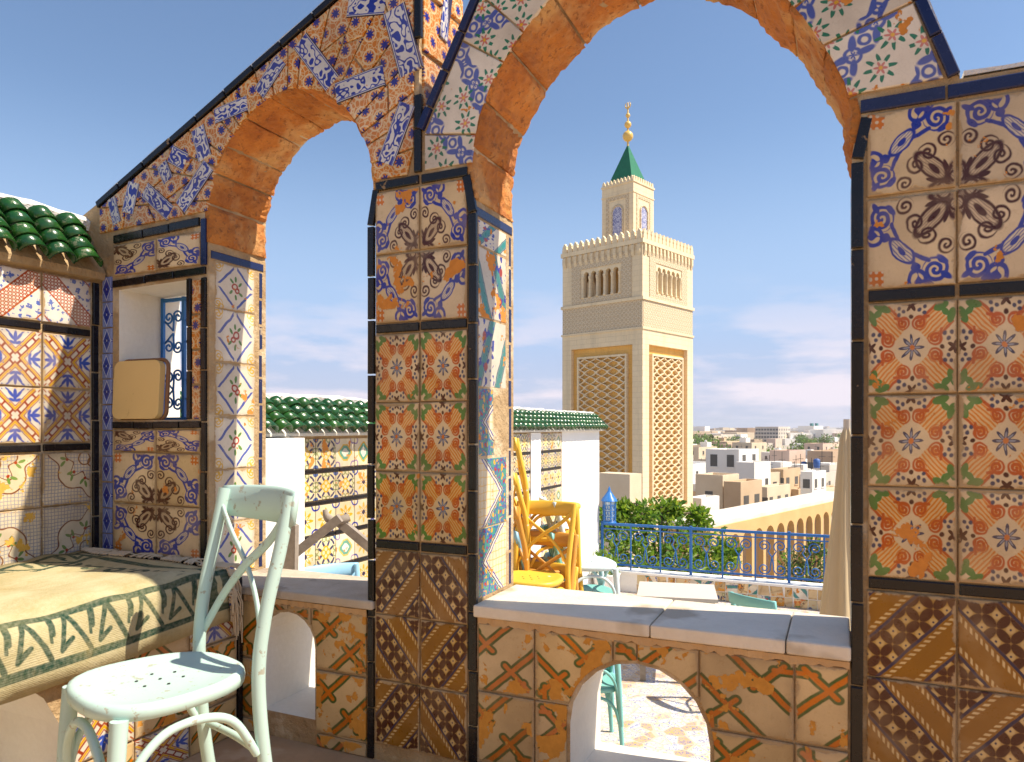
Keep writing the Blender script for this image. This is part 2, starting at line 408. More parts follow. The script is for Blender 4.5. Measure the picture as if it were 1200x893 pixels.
@pat('red_lattice')
def _():
    P = uv(.006); x, y, _ = sep(P); s = x-y; t = x+y
    c = (.80, .74, .66); band = mk(ab(s), .25); k = 1/.135
    p1 = ab(fr(s*k+.5)-.5); q1 = ab(fr(t*k+.5)-.5); Q = vec(p1, q1)
    b = mix(c, mk(mn(ring(Q, (0, 0), .33), ring(Q, (.5, .5), .33)), .085, .05), (.42, .10, .05))
    n = noise(P, 9., 2); c = mix(c, mk(-n, -.57, .02)*mk(-ab(ab(s)-.55), .16), (.12, .19, .50))
    c = mix(c, band, b); c = mix(c, mk(mn(ab(ab(s)-.255), ab(ab(s)-.84)), .02), (.42, .10, .05))
    finish(c, .70, clay=PLASTER, edge=.016)
@pat('yellow_lattice')
def _():
    P = uv(.006); x, y, m, n = fold(P); Fm = vec(m, n); c = (.82, .77, .66)
    # bars on the diagonals of the tile, palmettes between, rosettes on two corners
    q = (m-n)*.7071; p = (m+n)*.7071
    c = mix(c, mk(q, .100)*mk(-p, -.05), YEL); c = mix(c, mk(q, .062), (.82, .77, .66)); c = mix(c, mk(ab(q-.046), .013), (.33, .05, .03))
    c = mix(c, mk(ab(q-.115), .008), (.33, .05, .03)); c = mix(c, mx(mk(ab(fr(p*5.)-.5)*.2, .02), 0.)*mk(q, .05), (.33, .05, .03))
    D0 = V('SUBTRACT', P, (.5, .5, 0))
    for cc in ((.5, .5), (-.5, -.5), (.5, -.5), (-.5, .5)):
        c = mix(c, mk(dist(D0, cc), .12), (.82, .77, .66)); c = mix(c, mk(petals(D0, cc, 8, .105, .45), 0.), (.38, .06, .03))
    c = mix(c, mk(mn(ell(Fm, (.36, .0), .12, .036, 0)*.03-.03, ell(Fm, (.38, .075), .085, .028, .7)*.02-.02, ell(Fm, (.27, .055), .06, .026, 1.1)*.02-.02, ell(Fm, (.46, .14), .05, .016, .9)*.02-.02), .0, .008), (.06, .13, .52))
    c = mix(c, mk(mn(dist(Fm, (.22, .10)), dist(Fm, (.47, .24)), dist(Fm, (.30, .14))), .012), (.06, .13, .52))
    finish(c, .71, clay=PLASTER, edge=.014)
@pat('cloud_leaf')
def _():
    P = uv(.008); x, y, _ = sep(P)
    g = mx(mk(ab(fr(x*15.)-.5), .10, .05), mk(ab(fr(y*15.)-.5), .10, .05))
    c = mix((.80, .69, .49), g*.75, (.20, .24, .38))
    r, t = polar(P, (0, 0)); d = r-(M('COSINE', t*8.)*.07+.66); cl = mk(ab(d), .17)
    d2 = ab(d)-.15-M('COSINE', t*12.)*.03
    c = mix(c, mk(d2, .0), (.80, .69, .49)); c = mix(c, mk(ab(d2), .014), (.22, .07, .03))
    for a in (.26, .785, 1.31):
        cc = (.62*math.cos(a), .62*math.sin(a))
        for k in (-1, 1):
            c = mix(c, mk(ell(P, (cc[0]+.05*k*math.cos(a+1.2), cc[1]+.05*k*math.sin(a+1.2)), .07, .028, a+.5*k), 1., .2), (.16, .30, .08))
        c = mix(c, mk(dist(P, (cc[0]*.86, cc[1]*.86)), .03), RED)
    c = mix(c, mk(mn(ring(P, (.15, .12), .12), ring(P, (.0, .2), .08)), .014), (.25, .10, .03))
    finish(c, .625, clay=(.70, .42, .07), edge=.016)
@pat('blue_star')
def _():
    P = uv(.004); D0 = V('SUBTRACT', P, (.5, .5, 0)); x, y, m, n = fold(P)
    c = mix((.05, .10, .46), mk(ab(x+y-.46), .05), (.55, .60, .75)); c = mix(c, mk(-(x+y), -.56), (.25, .32, .62))
    c = mix(c, mk(petals(D0, (0, 0), 8, .30, .35), 0.), (.015, .03, .24)); c = mix(c, mk(dist(D0, (0, 0)), .05), (.5, .55, .7))
    finish(c, .74)
@pat('sunflower')
def _():
    P = uv(); x, y, m, n = fold(P); D0 = V('SUBTRACT', P, (.5, .5, 0)); c = (.80, .69, .46)
    c = mix(c, mk(petals(D0, (0, 0), 8, .40, .32), 0.), YEL); c = mix(c, mk(petals(D0, (0, 0), 8, .22, .4), 0.), (.80, .72, .55)); c = mix(c, mk(dist(D0, (0, 0)), .09), NAVY)
    c = mix(c, mk(ring(vec(x, y), (.5, .5), .16), .03), COBALT); finish(c, .68)
@pat('navy_foliage')
def _():
    P = uv(); x, y, m, n = fold(P); F2 = vec(m, n); c = (.78, .66, .42)
    c = mix(c, mk(mn(ell(F2, (.28, .12), .13, .045, .6)*.05-.05, ell(F2, (.38, .30), .10, .04, 2.2)*.04-.04), 0.), (.03, .04, .12)); c = mix(c, mk(ring(F2, (.12, .0), .10), .03), YEL)
    c = mix(c, mk(ring(F2, (.46, .1), .08), .022), (.25, .30, .12)); c = mix(c, mk(dist(F2, (.5, .5)), .12), (.06, .12, .30)); finish(c, .67)
@pat('mint_medallion')
def _():
    P = uv(); x, y, m, n = fold(P); F2 = vec(x, y); c = (.80, .70, .50); d = mx(x, y*.8, (x+y)*.72)
    c = mix(c, mk(d, .30), YEL); c = mix(c, mk(d, .25), (.12, .35, .25)); c = mix(c, mk(d, .15), (.75, .74, .62)); c = mix(c, mk(ring(F2, (.45, .42), .12), .025), (.28, .20, .40)); finish(c, .68)
@pat('border')
def _():
    n = noise(coords('Object'), 40, 3); c = mix((.003, .003, .005), n, (.010, .009, .011)); finish(c, .735, .22, clay=(.26, .18, .10), tone=.1, grime=.08)
@pat('border_blue')
def _():
    n = noise(coords('Object'), 40, 3); c = mix((.008, .014, .06), n, (.015, .025, .09)); finish(c, .72, .22, clay=(.40, .32, .22), tone=.1, grime=.15)

def rough_mat(name, c1, c2, scale=6, bump=.5, bdist=.006, c3=None, rough=.9, t=.62, fine=60):
    m = material(name); P = geo_pos(); n = noise(P, scale, 5, .6); f = noise(P, fine, 4, .65)
    col = mix(c1, M('MULTIPLY_ADD', n, 2.2, -.6, clamp=True), c2)
    if c3: col = mix(col, M('MULTIPLY_ADD', noise(V('ADD', P, (7., 3., 1.)), scale*.55, 4, .6)-t, 14., .5, clamp=True), c3)
    col = mix(col, M('MULTIPLY_ADD', f, .9, -.25, clamp=True)*.35, (c1[0]*.5, c1[1]*.45, c1[2]*.4))
    output(col, rough, bump=n*.5+f, bstr=bump, bdist=bdist); MAT[name] = m; return m
rough_mat('mortar', (.50, .36, .20), (.32, .20, .09), 9, .95, .012, c3=(.58, .46, .30), t=.56, fine=45)
def arch_stone():
    m = material('arch_stone'); P = geo_pos(); r = rnd(); n = noise(P, 8., 6, .68); f = noise(P, 55., 5, .7); b = noise(V('ADD', P, (4., 2., 9.)), 3.5, 4, .6)
    c = mix((.62, .235, .042), M('MULTIPLY_ADD', n, 2.6, -.8, clamp=True), (.36, .11, .022)); c = mix(c, M('MULTIPLY_ADD', b-.56, 9., .5, clamp=True)*.75, (.66, .40, .16)); c = mix(c, M('MULTIPLY_ADD', f-.60, 12., .5, clamp=True)*.7, (.20, .07, .02))
    hs = G.nodes.new('ShaderNodeHueSaturation'); put(hs.inputs['Value'], M('MULTIPLY_ADD', r, .4, .78)); put(hs.inputs['Color'], c)
    output(X(hs.outputs[0]), .92, bump=n*1.2+f, bstr=1.0, bdist=.012); MAT['arch_stone'] = m
arch_stone()
rough_mat('stone_joint', (.60, .40, .20), (.50, .30, .14), 12)
rough_mat('whitewash', (.80, .76, .68), (.74, .69, .60), 4, .35, .004, c3=(.66, .58, .46), t=.66)
rough_mat('bright_white', (.84, .83, .80), (.80, .78, .74), 3, .25, .004)
rough_mat('sill_marble', (.80, .71, .58), (.70, .60, .46), 5, .45, .005, c3=(.46, .37, .26), t=.60, rough=.55)
rough_mat('sill_concrete', (.56, .48, .38), (.45, .36, .26), 10, .7, .006, c3=(.34, .27, .2))
rough_mat('coping_white', (.82, .79, .74), (.72, .68, .62), 14, .9, .015, c3=(.45, .40, .33), t=.62)
rough_mat('floor_tan', (.50, .33, .19), (.40, .25, .13), 5, .3, .004, c3=(.55, .40, .26))
rough_mat('paving', (.66, .60, .50), (.58, .50, .40), 3, .3, .004)
rough_mat('old_wood', (.34, .29, .24), (.22, .18, .145), 18, .6, .003, rough=.8)
rough_mat('city_ground', (.42, .36, .28), (.32, .27, .2), .05, 0, 0)
def paint(name, c, wear=(.75, .72, .62), chip=.70, rough=.45, sc=16):
    m = material(name); P = coords('Object'); n = noise(P, sc, 5, .65); f = noise(P, 90, 2)
    d = M('MULTIPLY_ADD', n-chip, 30., .5, clamp=True); col = mix(c, M('MULTIPLY_ADD', noise(P, 5., 3), 1.4, -.4, clamp=True)*.35, tuple(v*.72 for v in c))
    output(mix(col, d, wear), mx(d*.8, M('MULTIPLY_ADD', f, .2, rough-.1)), bump=M('MULTIPLY_ADD', d, -.6, f*.25), bstr=.35, bdist=.0012); MAT[name] = m; return m
paint('aqua_paint', (.46, .62, .56), (.36, .36, .28), .63, sc=30); paint('teal_paint', (.20, .50, .47)); paint('yellow_paint', (.80, .48, .05)); paint('amber_paint', (.62, .30, .05)); paint('sky_paint', (.28, .52, .70))
paint('pale_paint', (.60, .72, .76)); paint('blue_iron', (.02, .15, .46), (.05, .08, .2), .74, .4, 30); paint('cream_table', (.62, .55, .47)); paint('board', (.72, .50, .20), (.45, .28, .10), .64, .7, 9); paint('board_edge', (.25, .11, .04))
paint('gold', (.75, .48, .12), (.6, .35, .1), .8, .3); paint('dark_metal', (.03, .03, .03))
paint('canvas', (.62, .49, .30), (.5, .38, .22), .8, .85)
def simple(name, c, rough=.8, var=.25, sc=3.0, **k):
    m = material(name); n = noise(geo_pos(), sc, 5, .6); r = rnd()
    col = mix(c, M('MULTIPLY_ADD', n, 1.8, -.5, clamp=True), tuple(v*(1-var) for v in c))
    output(col, rough, **k); MAT[name] = m; return m
simple('glass_dark', (.09, .085, .08), .3); simple('void', (.05, .035, .02), .9); simple('shutter_blue', (.04, .12, .38), .5)
def leafy(name, c, tr):
    m = material(name); n = noise(geo_pos(), 7., 3); col = mix(c, M('MULTIPLY_ADD', n, 1.8, -.5, clamp=True), tuple(v*.6 for v in c))
    p = G.nodes.new('ShaderNodeBsdfPrincipled'); put(p.inputs['Base Color'], col); p.inputs['Roughness'].default_value = .42
    t = G.nodes.new('ShaderNodeBsdfTranslucent'); t.inputs[0].default_value = (*tr, 1); mxs = G.nodes.new('ShaderNodeMixShader'); mxs.inputs[0].default_value = .42; o = G.nodes.new('ShaderNodeOutputMaterial')
    G.links.new(p.outputs[0], mxs.inputs[1]); G.links.new(t.outputs[0], mxs.inputs[2]); G.links.new(mxs.outputs[0], o.inputs[0]); MAT[name] = m
leafy('leaf', (.11, .24, .025), (.22, .36, .03)); leafy('leaf_young', (.22, .34, .04), (.40, .50, .05))
simple('bark', (.14, .10, .07), .9); simple('olive_leaf', (.20, .20, .06), .6, .4, 5)
def wall_mat(name, c, dirt=.25):
    m = material(name); P = geo_pos(); n = noise(P, .35, 5, .65); f = noise(P, 3., 4, .6)
    col = mix(c, M('MULTIPLY_ADD', n, 2.4, -.9, clamp=True)*dirt*2, (c[0]*.72, c[1]*.62, c[2]*.5)); col = mix(col, f*dirt*.8, tuple(v*.75 for v in c)); output(col, .9); MAT[name] = m
wall_mat('town_white', (.80, .77, .72), .12); wall_mat('town_cream', (.70, .58, .42)); wall_mat('town_tan', (.60, .44, .28)); wall_mat('town_brown', (.48, .35, .24)); wall_mat('town_grey', (.58, .52, .45)); wall_mat('town_pink', (.66, .50, .40)); wall_mat('gallery_stone', (.64, .42, .18)); wall_mat('teal_glass', (.05, .22, .22))
def green_glaze():
    m = material('green_glaze'); P = coords('Object'); r = rnd(); Q = V('ADD', P, V('SCALE', (9., 3., 5.), r)); n = noise(Q, 22, 4, .6)
    c = mix((.006, .060, .013), M('MULTIPLY_ADD', r, .9, 0., clamp=True), (.026, .105, .008)); c = mix(c, M('MULTIPLY_ADD', n, 2.4, -.9, clamp=True), (.004, .03, .010))
    d2 = M('MULTIPLY_ADD', noise(Q, 30, 4, .7)-.60, 14., .5, clamp=True); c = mix(c, d2*.55, (.20, .20, .12)); output(c, mx(M('MULTIPLY_ADD', n, .3, .08), d2*.6), bump=n, bstr=.45, bdist=.005); MAT['green_glaze'] = m
green_glaze()

# ------------------------------------------------------------------ pieces set on a wall face
class Frame:
    def __init__(s, o, A, N): s.o = Vector(o); s.A = Vector(A); s.B = Vector((0, 0, 1)); s.N = Vector(N)
    def at(s, a, b, n=0): return s.o + s.A*a + s.B*b + s.N*n
ARC = Frame((0, .006, 0), (1, 0, 0), (0, -1, 0))              # room side of the arcade, (u, z)
def facing_u(u, y=0): return Frame((u, y, 0), (0, 1, 0), (1, 0, 0))   # faces that look towards +x, (y, z)
def area(p): return .5*sum(p[i][0]*p[(i+1)%len(p)][1]-p[(i+1)%len(p)][0]*p[i][1] for i in range(len(p)))
def inset(poly, d):
    out = []; n = len(poly)
    for i in range(n):
        p0, p1, p2 = Vector(poly[i-1]), Vector(poly[i]), Vector(poly[(i+1)%n])
        e1 = (p1-p0).normalized(); e2 = (p2-p1).normalized(); n1 = Vector((-e1.y, e1.x)); n2 = Vector((-e2.y, e2.x))
        b = n1+n2
        if b.length < 1e-4: b = n1
        b.normalize(); k = d/max(.35, b.dot(n1)); out.append(tuple(p1+b*k))
    return out
RECTS = {}
def piece_mesh(frame, poly, h, mat, uvf, bev=.0025):
    """poly around its own centre, front at height h"""
    if area(poly) < 0: poly = poly[::-1]
    n = len(poly); ins = inset(poly, bev); vs = []
    for ring_, z in ((poly, -.004), (poly, h-bev*.8), (ins, h)):
        vs += [frame.A*a+frame.B*b+frame.N*z for a, b in ring_]
    fs = [list(range(2*n, 3*n))]
    for L in (0, n):
        fs += [[L+i, L+(i+1)%n, L+n+(i+1)%n, L+n+i] for i in range(n)]
    me = bpy.data.meshes.new('piece'); me.from_pydata([tuple(v) for v in vs], [], fs)
    lay = me.uv_layers.new(name='UVMap'); flat = list(poly)+list(poly)+list(ins)
    for lp in me.loops:
        lay.data[lp.index].uv = uvf(flat[lp.vertex_index])
    me.materials.append(MAT[mat]); me.update(); return me
def wobble(o, t=.004): o.rotation_euler = [R.uniform(-t, t) for _ in range(3)]
def tile(frame, a0, b0, a1, b1, mat, parent, rot=0, flip=False, h=.008, name='tile', gap=.0022, jit=.0012):
    a0 += gap; b0 += gap; a1 -= gap; b1 -= gap; w, hh = a1-a0, b1-b0
    key = (tuple(frame.A), round(w, 4), round(hh, 4), mat, rot, flip, h)
    if key not in RECTS:
        def uvf(p):
            x, y = p[0]/w+.5, p[1]/hh+.5
            if flip: x = 1-x
            for _ in range(rot): x, y = y, 1-x
            return (x, y)
        RECTS[key] = piece_mesh(frame, [(-w/2, -hh/2), (w/2, -hh/2), (w/2, hh/2), (-w/2, hh/2)], h, mat, uvf)
    o = link(name, RECTS[key], parent, frame.at((a0+a1)/2+R.uniform(-jit, jit), (b0+b1)/2+R.uniform(-jit, jit), R.uniform(-.001, .0012)))
    wobble(o); return o
def shard(frame, poly, mat, parent, h=.008, ang=0, scale=.2, org=None, name='tile', gap=.003):
    """a cut or broken piece; pattern at its true size"""
    if area(poly) < 0: poly = poly[::-1]
    poly = inset(poly, gap); cx = sum(p[0] for p in poly)/len(poly); cy = sum(p[1] for p in poly)/len(poly)
    ox, oy = org if org else (R.random()*.1, R.random()*.1); ca, sa = math.cos(ang), math.sin(ang)
    loc = [(p[0]-cx, p[1]-cy) for p in poly]
    me = piece_mesh(frame, loc, h, mat, lambda p: (((p[0]+ox)*ca+(p[1]+oy)*sa)/scale, (-(p[0]+ox)*sa+(p[1]+oy)*ca)/scale))
    o = link(name, me, parent, frame.at(cx, cy, R.uniform(-.001, .001))); wobble(o, .003); return o
def strip(frame, p0, p1, w, mat, parent, n=None, L=.17, h=.010, gap=.002, name='border_tile'):
    """a run of narrow edging tiles from p0 to p1"""
    p0, p1 = Vector(p0), Vector(p1); d = p1-p0; n = n or max(1, round(d.length/L)); t = d.normalized(); q = Vector((-t.y, t.x))
    cuts = [0]+[(i+R.uniform(-.12, .12))/n for i in range(1, n)]+[1]
    for i in range(n):
        a, b = p0+d*cuts[i]+t*gap, p0+d*cuts[i+1]-t*gap
        k = R.uniform(-.0015, .0015)
        poly = [tuple(a-q*(w/2)+q*k), tuple(b-q*(w/2)+q*k), tuple(b+q*(w/2)+q*k), tuple(a+q*(w/2)+q*k)]
        shard(frame, poly, mat, parent, h, name=name, gap=.0008)

# ------------------------------------------------------------------ the arcade wall
T = .29
ARCH2 = [(-.985, 1.74), (-.992, 1.87), (-.968, 1.98), (-.922, 2.08), (-.86, 2.16), (-.79, 2.235), (-.70, 2.305), (-.60, 2.35), (-.50, 2.37), (-.40, 2.355), (-.30, 2.305), (-.22, 2.235), (-.15, 2.155), (-.09, 2.07), (-.034, 1.975), (.008, 1.88), (.022, 1.80), (.022, 1.74)]
ARCH1 = [(-2.058, 1.72), (-2.055, 1.86), (-2.032, 1.955), (-1.985, 2.035), (-1.925, 2.10), (-1.85, 2.15), (-1.775, 2.182), (-1.70, 2.195), (-1.62, 2.183), (-1.545, 2.15), (-1.475, 2.10), (-1.42, 2.03), (-1.38, 1.945), (-1.358, 1.86), (-1.354, 1.74)]
S1, S2 = .475, .495          # undersides of the two sill slabs
def grow(pts, d):
    out = []
    for i, p in enumerate(pts):
        a, b = Vector(pts[max(0, i-1)]), Vector(pts[min(len(pts)-1, i+1)]); t = (b-a).normalized(); out.append((p[0]-t.y*d, p[1]+t.x*d))
    return out
VT = .03                      # thickness of the stones that line the arches
OPEN1 = [(-2.066, S1)]+[(-2.066, 1.70)]+grow(ARCH1, .011)+[(-1.346, 1.72), (-1.346, S1)]
OPEN2 = [(-.993, S2), (-.993, 1.72)]+grow(ARCH2, .011)+[(.030, 1.72), (.030, S2)]
WIN = [(-2.535, 1.085), (-2.535, 1.588), (-2.172, 1.597), (-2.172, 1.085)]
def round_hole(x0, x1, z0, z1, n=10):
    r = (x1-x0)/2; c = (x0+x1)/2
    return [(x0, z0), (x0, z1-r)]+[(c-r*math.cos(math.pi*i/n), z1-r+r*math.sin(math.pi*i/n)) for i in range(1, n)]+[(x1, z1-r), (x1, z0)]
HOLE1 = round_hole(-1.812, -1.588, .085, .432)
HOLE2 = round_hole(-.690, -.305, .06, .418)
GABLE = [(.252, 1.855), (.184, 2.06), (.06, 2.36), (-.08, 2.55), (-.28, 2.68), (-.48, 2.72), (-.70, 2.68), (-.86, 2.57), (-.993, 2.345), (-1.155, 2.045), (-1.186, 1.985)]
BLOCK = [(-1.186, 2.625), (-2.655, 1.938)]
OUTER = [(-2.98, -1.16), (1.3, -1.16), (1.3, 1.855)]+GABLE+BLOCK+[(-2.98, 1.80)]
arcade = empty('arcade_wall', (-.7, .15, 0), absolute=True, label='tall tiled arcade wall with two open arches and parapets between terrace and city', cat='wall')
def slab_with_holes(name, outer, holes, y0, y1, mats, parent, side_mi):
    loops = [outer]+holes; flat = [p for l in loops for p in l]
    tris = tessellate_polygon([[Vector((p[0], p[1], 0)) for p in l] for l in loops]); n = len(flat)
    me = MB(); vs = [(p[0], y0, p[1]) for p in flat]+[(p[0], y1, p[1]) for p in flat]
    me.add(vs, [list(t) for t in tris]+[[i+n for i in t] for t in tris])
    k = 0
    for li, l in enumerate(loops):
        me.cur = side_mi[li]
        for i in range(len(l)):
            a, b = k+i, k+(i+1) % len(l); me.f.append([a, b, b+n, a+n]); me.mi.append(me.cur); me.sm.append(False)
        k += len(l)
    o = me.build(name, mats, parent)
    bm = bmesh.new(); bm.from_mesh(o.data); bmesh.ops.recalc_face_normals(bm, faces=bm.faces); bm.to_mesh(o.data); bm.free(); return o
slab_with_holes('masonry', OUTER, [OPEN1, OPEN2, WIN, HOLE1, HOLE2], .006, T, [MAT['mortar'], MAT['whitewash']], arcade, [0, 0, 0, 1, 1, 1])
# stones lining the two arches
def voussoirs(arch, cuts, seed):
    r = random.Random(seed); inner = arch; outer = grow(arch, VT-.003)
    def ev(c, t):
        i = min(int(t), len(c)-2); f = t-i; return (c[i][0]*(1-f)+c[i+1][0]*f, c[i][1]*(1-f)+c[i+1][1]*f)
    for k in range(len(cuts)-1):
        t0, t1 = cuts[k]+.035, cuts[k+1]-.035; nt, ny = max(6, int((t1-t0)*9)), 16; mb = MB(); vs = []
        bulge = r.uniform(-.004, .005); tilt = r.uniform(-.006, .006)
        for i in range(nt+1):
            t = t0+(t1-t0)*i/nt; a, b = ev(inner, t), ev(outer, t)
            for j in range(ny+1):
                y = .002+(T-.002)*j/ny; e = min(i, nt-i, 1)*min(j, ny-j, 1)
                d = (bulge+tilt*(j/ny-.5)+r.uniform(-.0035, .0035))*e+(0 if e else r.uniform(.003, .011)) + .005*math.sin(9*y+3*t+seed)+.004*math.sin(31*y-5*t)*math.sin(7*t+17*y)
                f = d/VT; vs.append((a[0]*(1-f)+b[0]*f, y+(0 if j not in (0,) else r.uniform(-.002, .002)), a[1]*(1-f)+b[1]*f))
        n1 = len(vs)
        for i in range(nt+1):
            t = t0+(t1-t0)*i/nt; b = ev(outer, t); vs += [(b[0], .004, b[1]), (b[0], T-.001, b[1])]
        fs = [(i*(ny+1)+j, i*(ny+1)+j+1, (i+1)*(ny+1)+j+1, (i+1)*(ny+1)+j) for i in range(nt) for j in range(ny)]
        for i in range(nt):
            fs += [(i*(ny+1), (i+1)*(ny+1), n1+2*(i+1), n1+2*i), (i*(ny+1)+ny, n1+2*i+1, n1+2*i+3, (i+1)*(ny+1)+ny)]
        for i in (0, nt): fs.append([i*(ny+1)+j for j in range(ny+1)]+[n1+2*i+1, n1+2*i])
        mb.add(vs, fs, False); mb.build('arch_stone', MAT['arch_stone'], arcade)
voussoirs(ARCH1, [0, 1.0, 2.1, 3.2, 4.6, 6.0, 7.6, 9.2, 10.8, 12.2, 14], 3)
voussoirs(ARCH2, [0, 1.2, 2.4, 3.9, 5.6, 7.4, 9.3, 11, 12.6, 14, 15.4, 17], 5)
# rough joints behind the stones (fills the gap between stone and wall)
# --- sills
def sill(x0, x1, z0, z1, mat, cracks, yf=-.012):
    cuts = [x0]+cracks+[x1]
    for i in range(len(cuts)-1):
        a, b = cuts[i]+.0012, cuts[i+1]-.0012; nx = max(3, int((b-a)/.05)); bm = bmesh.new()
        bmesh.ops.create_cube(bm, size=1); bmesh.ops.scale(bm, vec=(b-a, T-yf+.01, z1-z0), verts=bm.verts)
        bmesh.ops.bevel(bm, geom=list(bm.edges), offset=.007, segments=3, affect='EDGES', profile=.6)
        me = bpy.data.meshes.new('sill'); bm.to_mesh(me); bm.free(); me.materials.append(MAT[mat])
        for p in me.polygons: p.use_smooth = False
        o = link('sill_slab', me, arcade, ((a+b)/2, (T+.01+yf)/2, (z0+z1)/2)); o.rotation_euler = (R.uniform(-.004, .004), R.uniform(-.003, .003), 0)
sill(-2.064, -1.348, S1+.001, .505, 'sill_concrete', [])
sill(-.991, .028, S2+.001, .532, 'sill_marble', [-.46, -.12])

for x0, x1, zs_, nm in ((-2.046, -1.376, S1, 0), (-.978, .024, S2, 1)):
    mb = MB(); n = 60; vs = []
    for i in range(n+1):
        x = x0+(x1-x0)*i/n; d = R.uniform(.006, .012); e = R.uniform(-.006, .006)
        vs += [(x, .006, zs_-.022+e), (x, .006-d, zs_-.020+e), (x, .004-d, zs_-.001), (x, .006, zs_-.001)]
    mb.add(vs, [(i*4+j, i*4+(j+1) % 4, i*4+4+(j+1) % 4, i*4+4+j) for i in range(n) for j in range(4)]); mb.build('mortar_bed', MAT['stone_joint'], arcade)
# --- pier and right pillar facing
def pillar(cols, x0, w, right):
    def xs(i): return x0+w*i
    # blue vine quarters meet in fours
    for j, (z0, z1) in enumerate(((1.605, 1.805), (1.385, 1.602))):
        for i in range(cols):
            even = i % 2 == 0
            # the black corner looks to the middle of each group of four
            rot = {(0, True): 3, (0, False): 0, (1, True): 2, (1, False): 1}[(j, even)]
            rot = {(0, True): 1, (0, False): 0, (1, True): 2, (1, False): 3}[(j, even)]
            tile(ARC, xs(i), z0, xs(i+1), z1, 'blue_vine', arcade, rot=rot)
    for z in (1.369, .688): 
        for i in range(0, cols): strip(ARC, (xs(i)+.002, z), (xs(i+1)-.002, z), .027, 'border', arcade, n=1)
    h = (1.353-.703)/3
    for j in range(3):
        for i in range(cols): tile(ARC, xs(i), .703+h*j, xs(i+1), .703+h*(j+1), 'orange_flower', arcade, rot=R.randint(0, 3))
    z1 = .672; k = 0
    while z1 > .02:
        z0 = max(.0, z1-.206)
        for i in range(cols):
            rot = {(0, 0): 3, (1, 0): 2, (0, 1): 0, (1, 1): 1}[(i % 2, k % 2)]
            if z1-z0 > .15: tile(ARC, xs(i), z0, xs(i+1), z1, 'gold_band', arcade, rot=rot)
        z1 = z0; k += 1
pillar(2, -1.345, .166, False)
pillar(5, .060, .186, True)
# edging strips up the pier and the right pillar
strip(ARC, (-1.362, .0), (-1.362, 1.70), .024, 'border', arcade, L=.155)
strip(ARC, (-.996, .0), (-.996, 1.70), .028, 'border', arcade, L=.165)
strip(ARC, (-1.364, 1.70), (-1.342, 1.815), .024, 'border', arcade, n=1)
strip(ARC, (-.996, 1.70), (-1.018, 1.815), .028, 'border', arcade, n=1)
strip(ARC, (.040, .0), (.040, 1.695), .028, 'border', arcade, L=.20)
strip(ARC, (.040, 1.70), (.062, 1.80), .028, 'border', arcade, n=1)
for a, b in ((-1.345, -1.182), (-1.176, -1.012)): strip(ARC, (a, 1.823), (b, 1.825), .028, 'border', arcade, n=1)
strip(ARC, (.045, 1.825), (.99, 1.832), .032, 'border_blue', arcade, n=5)
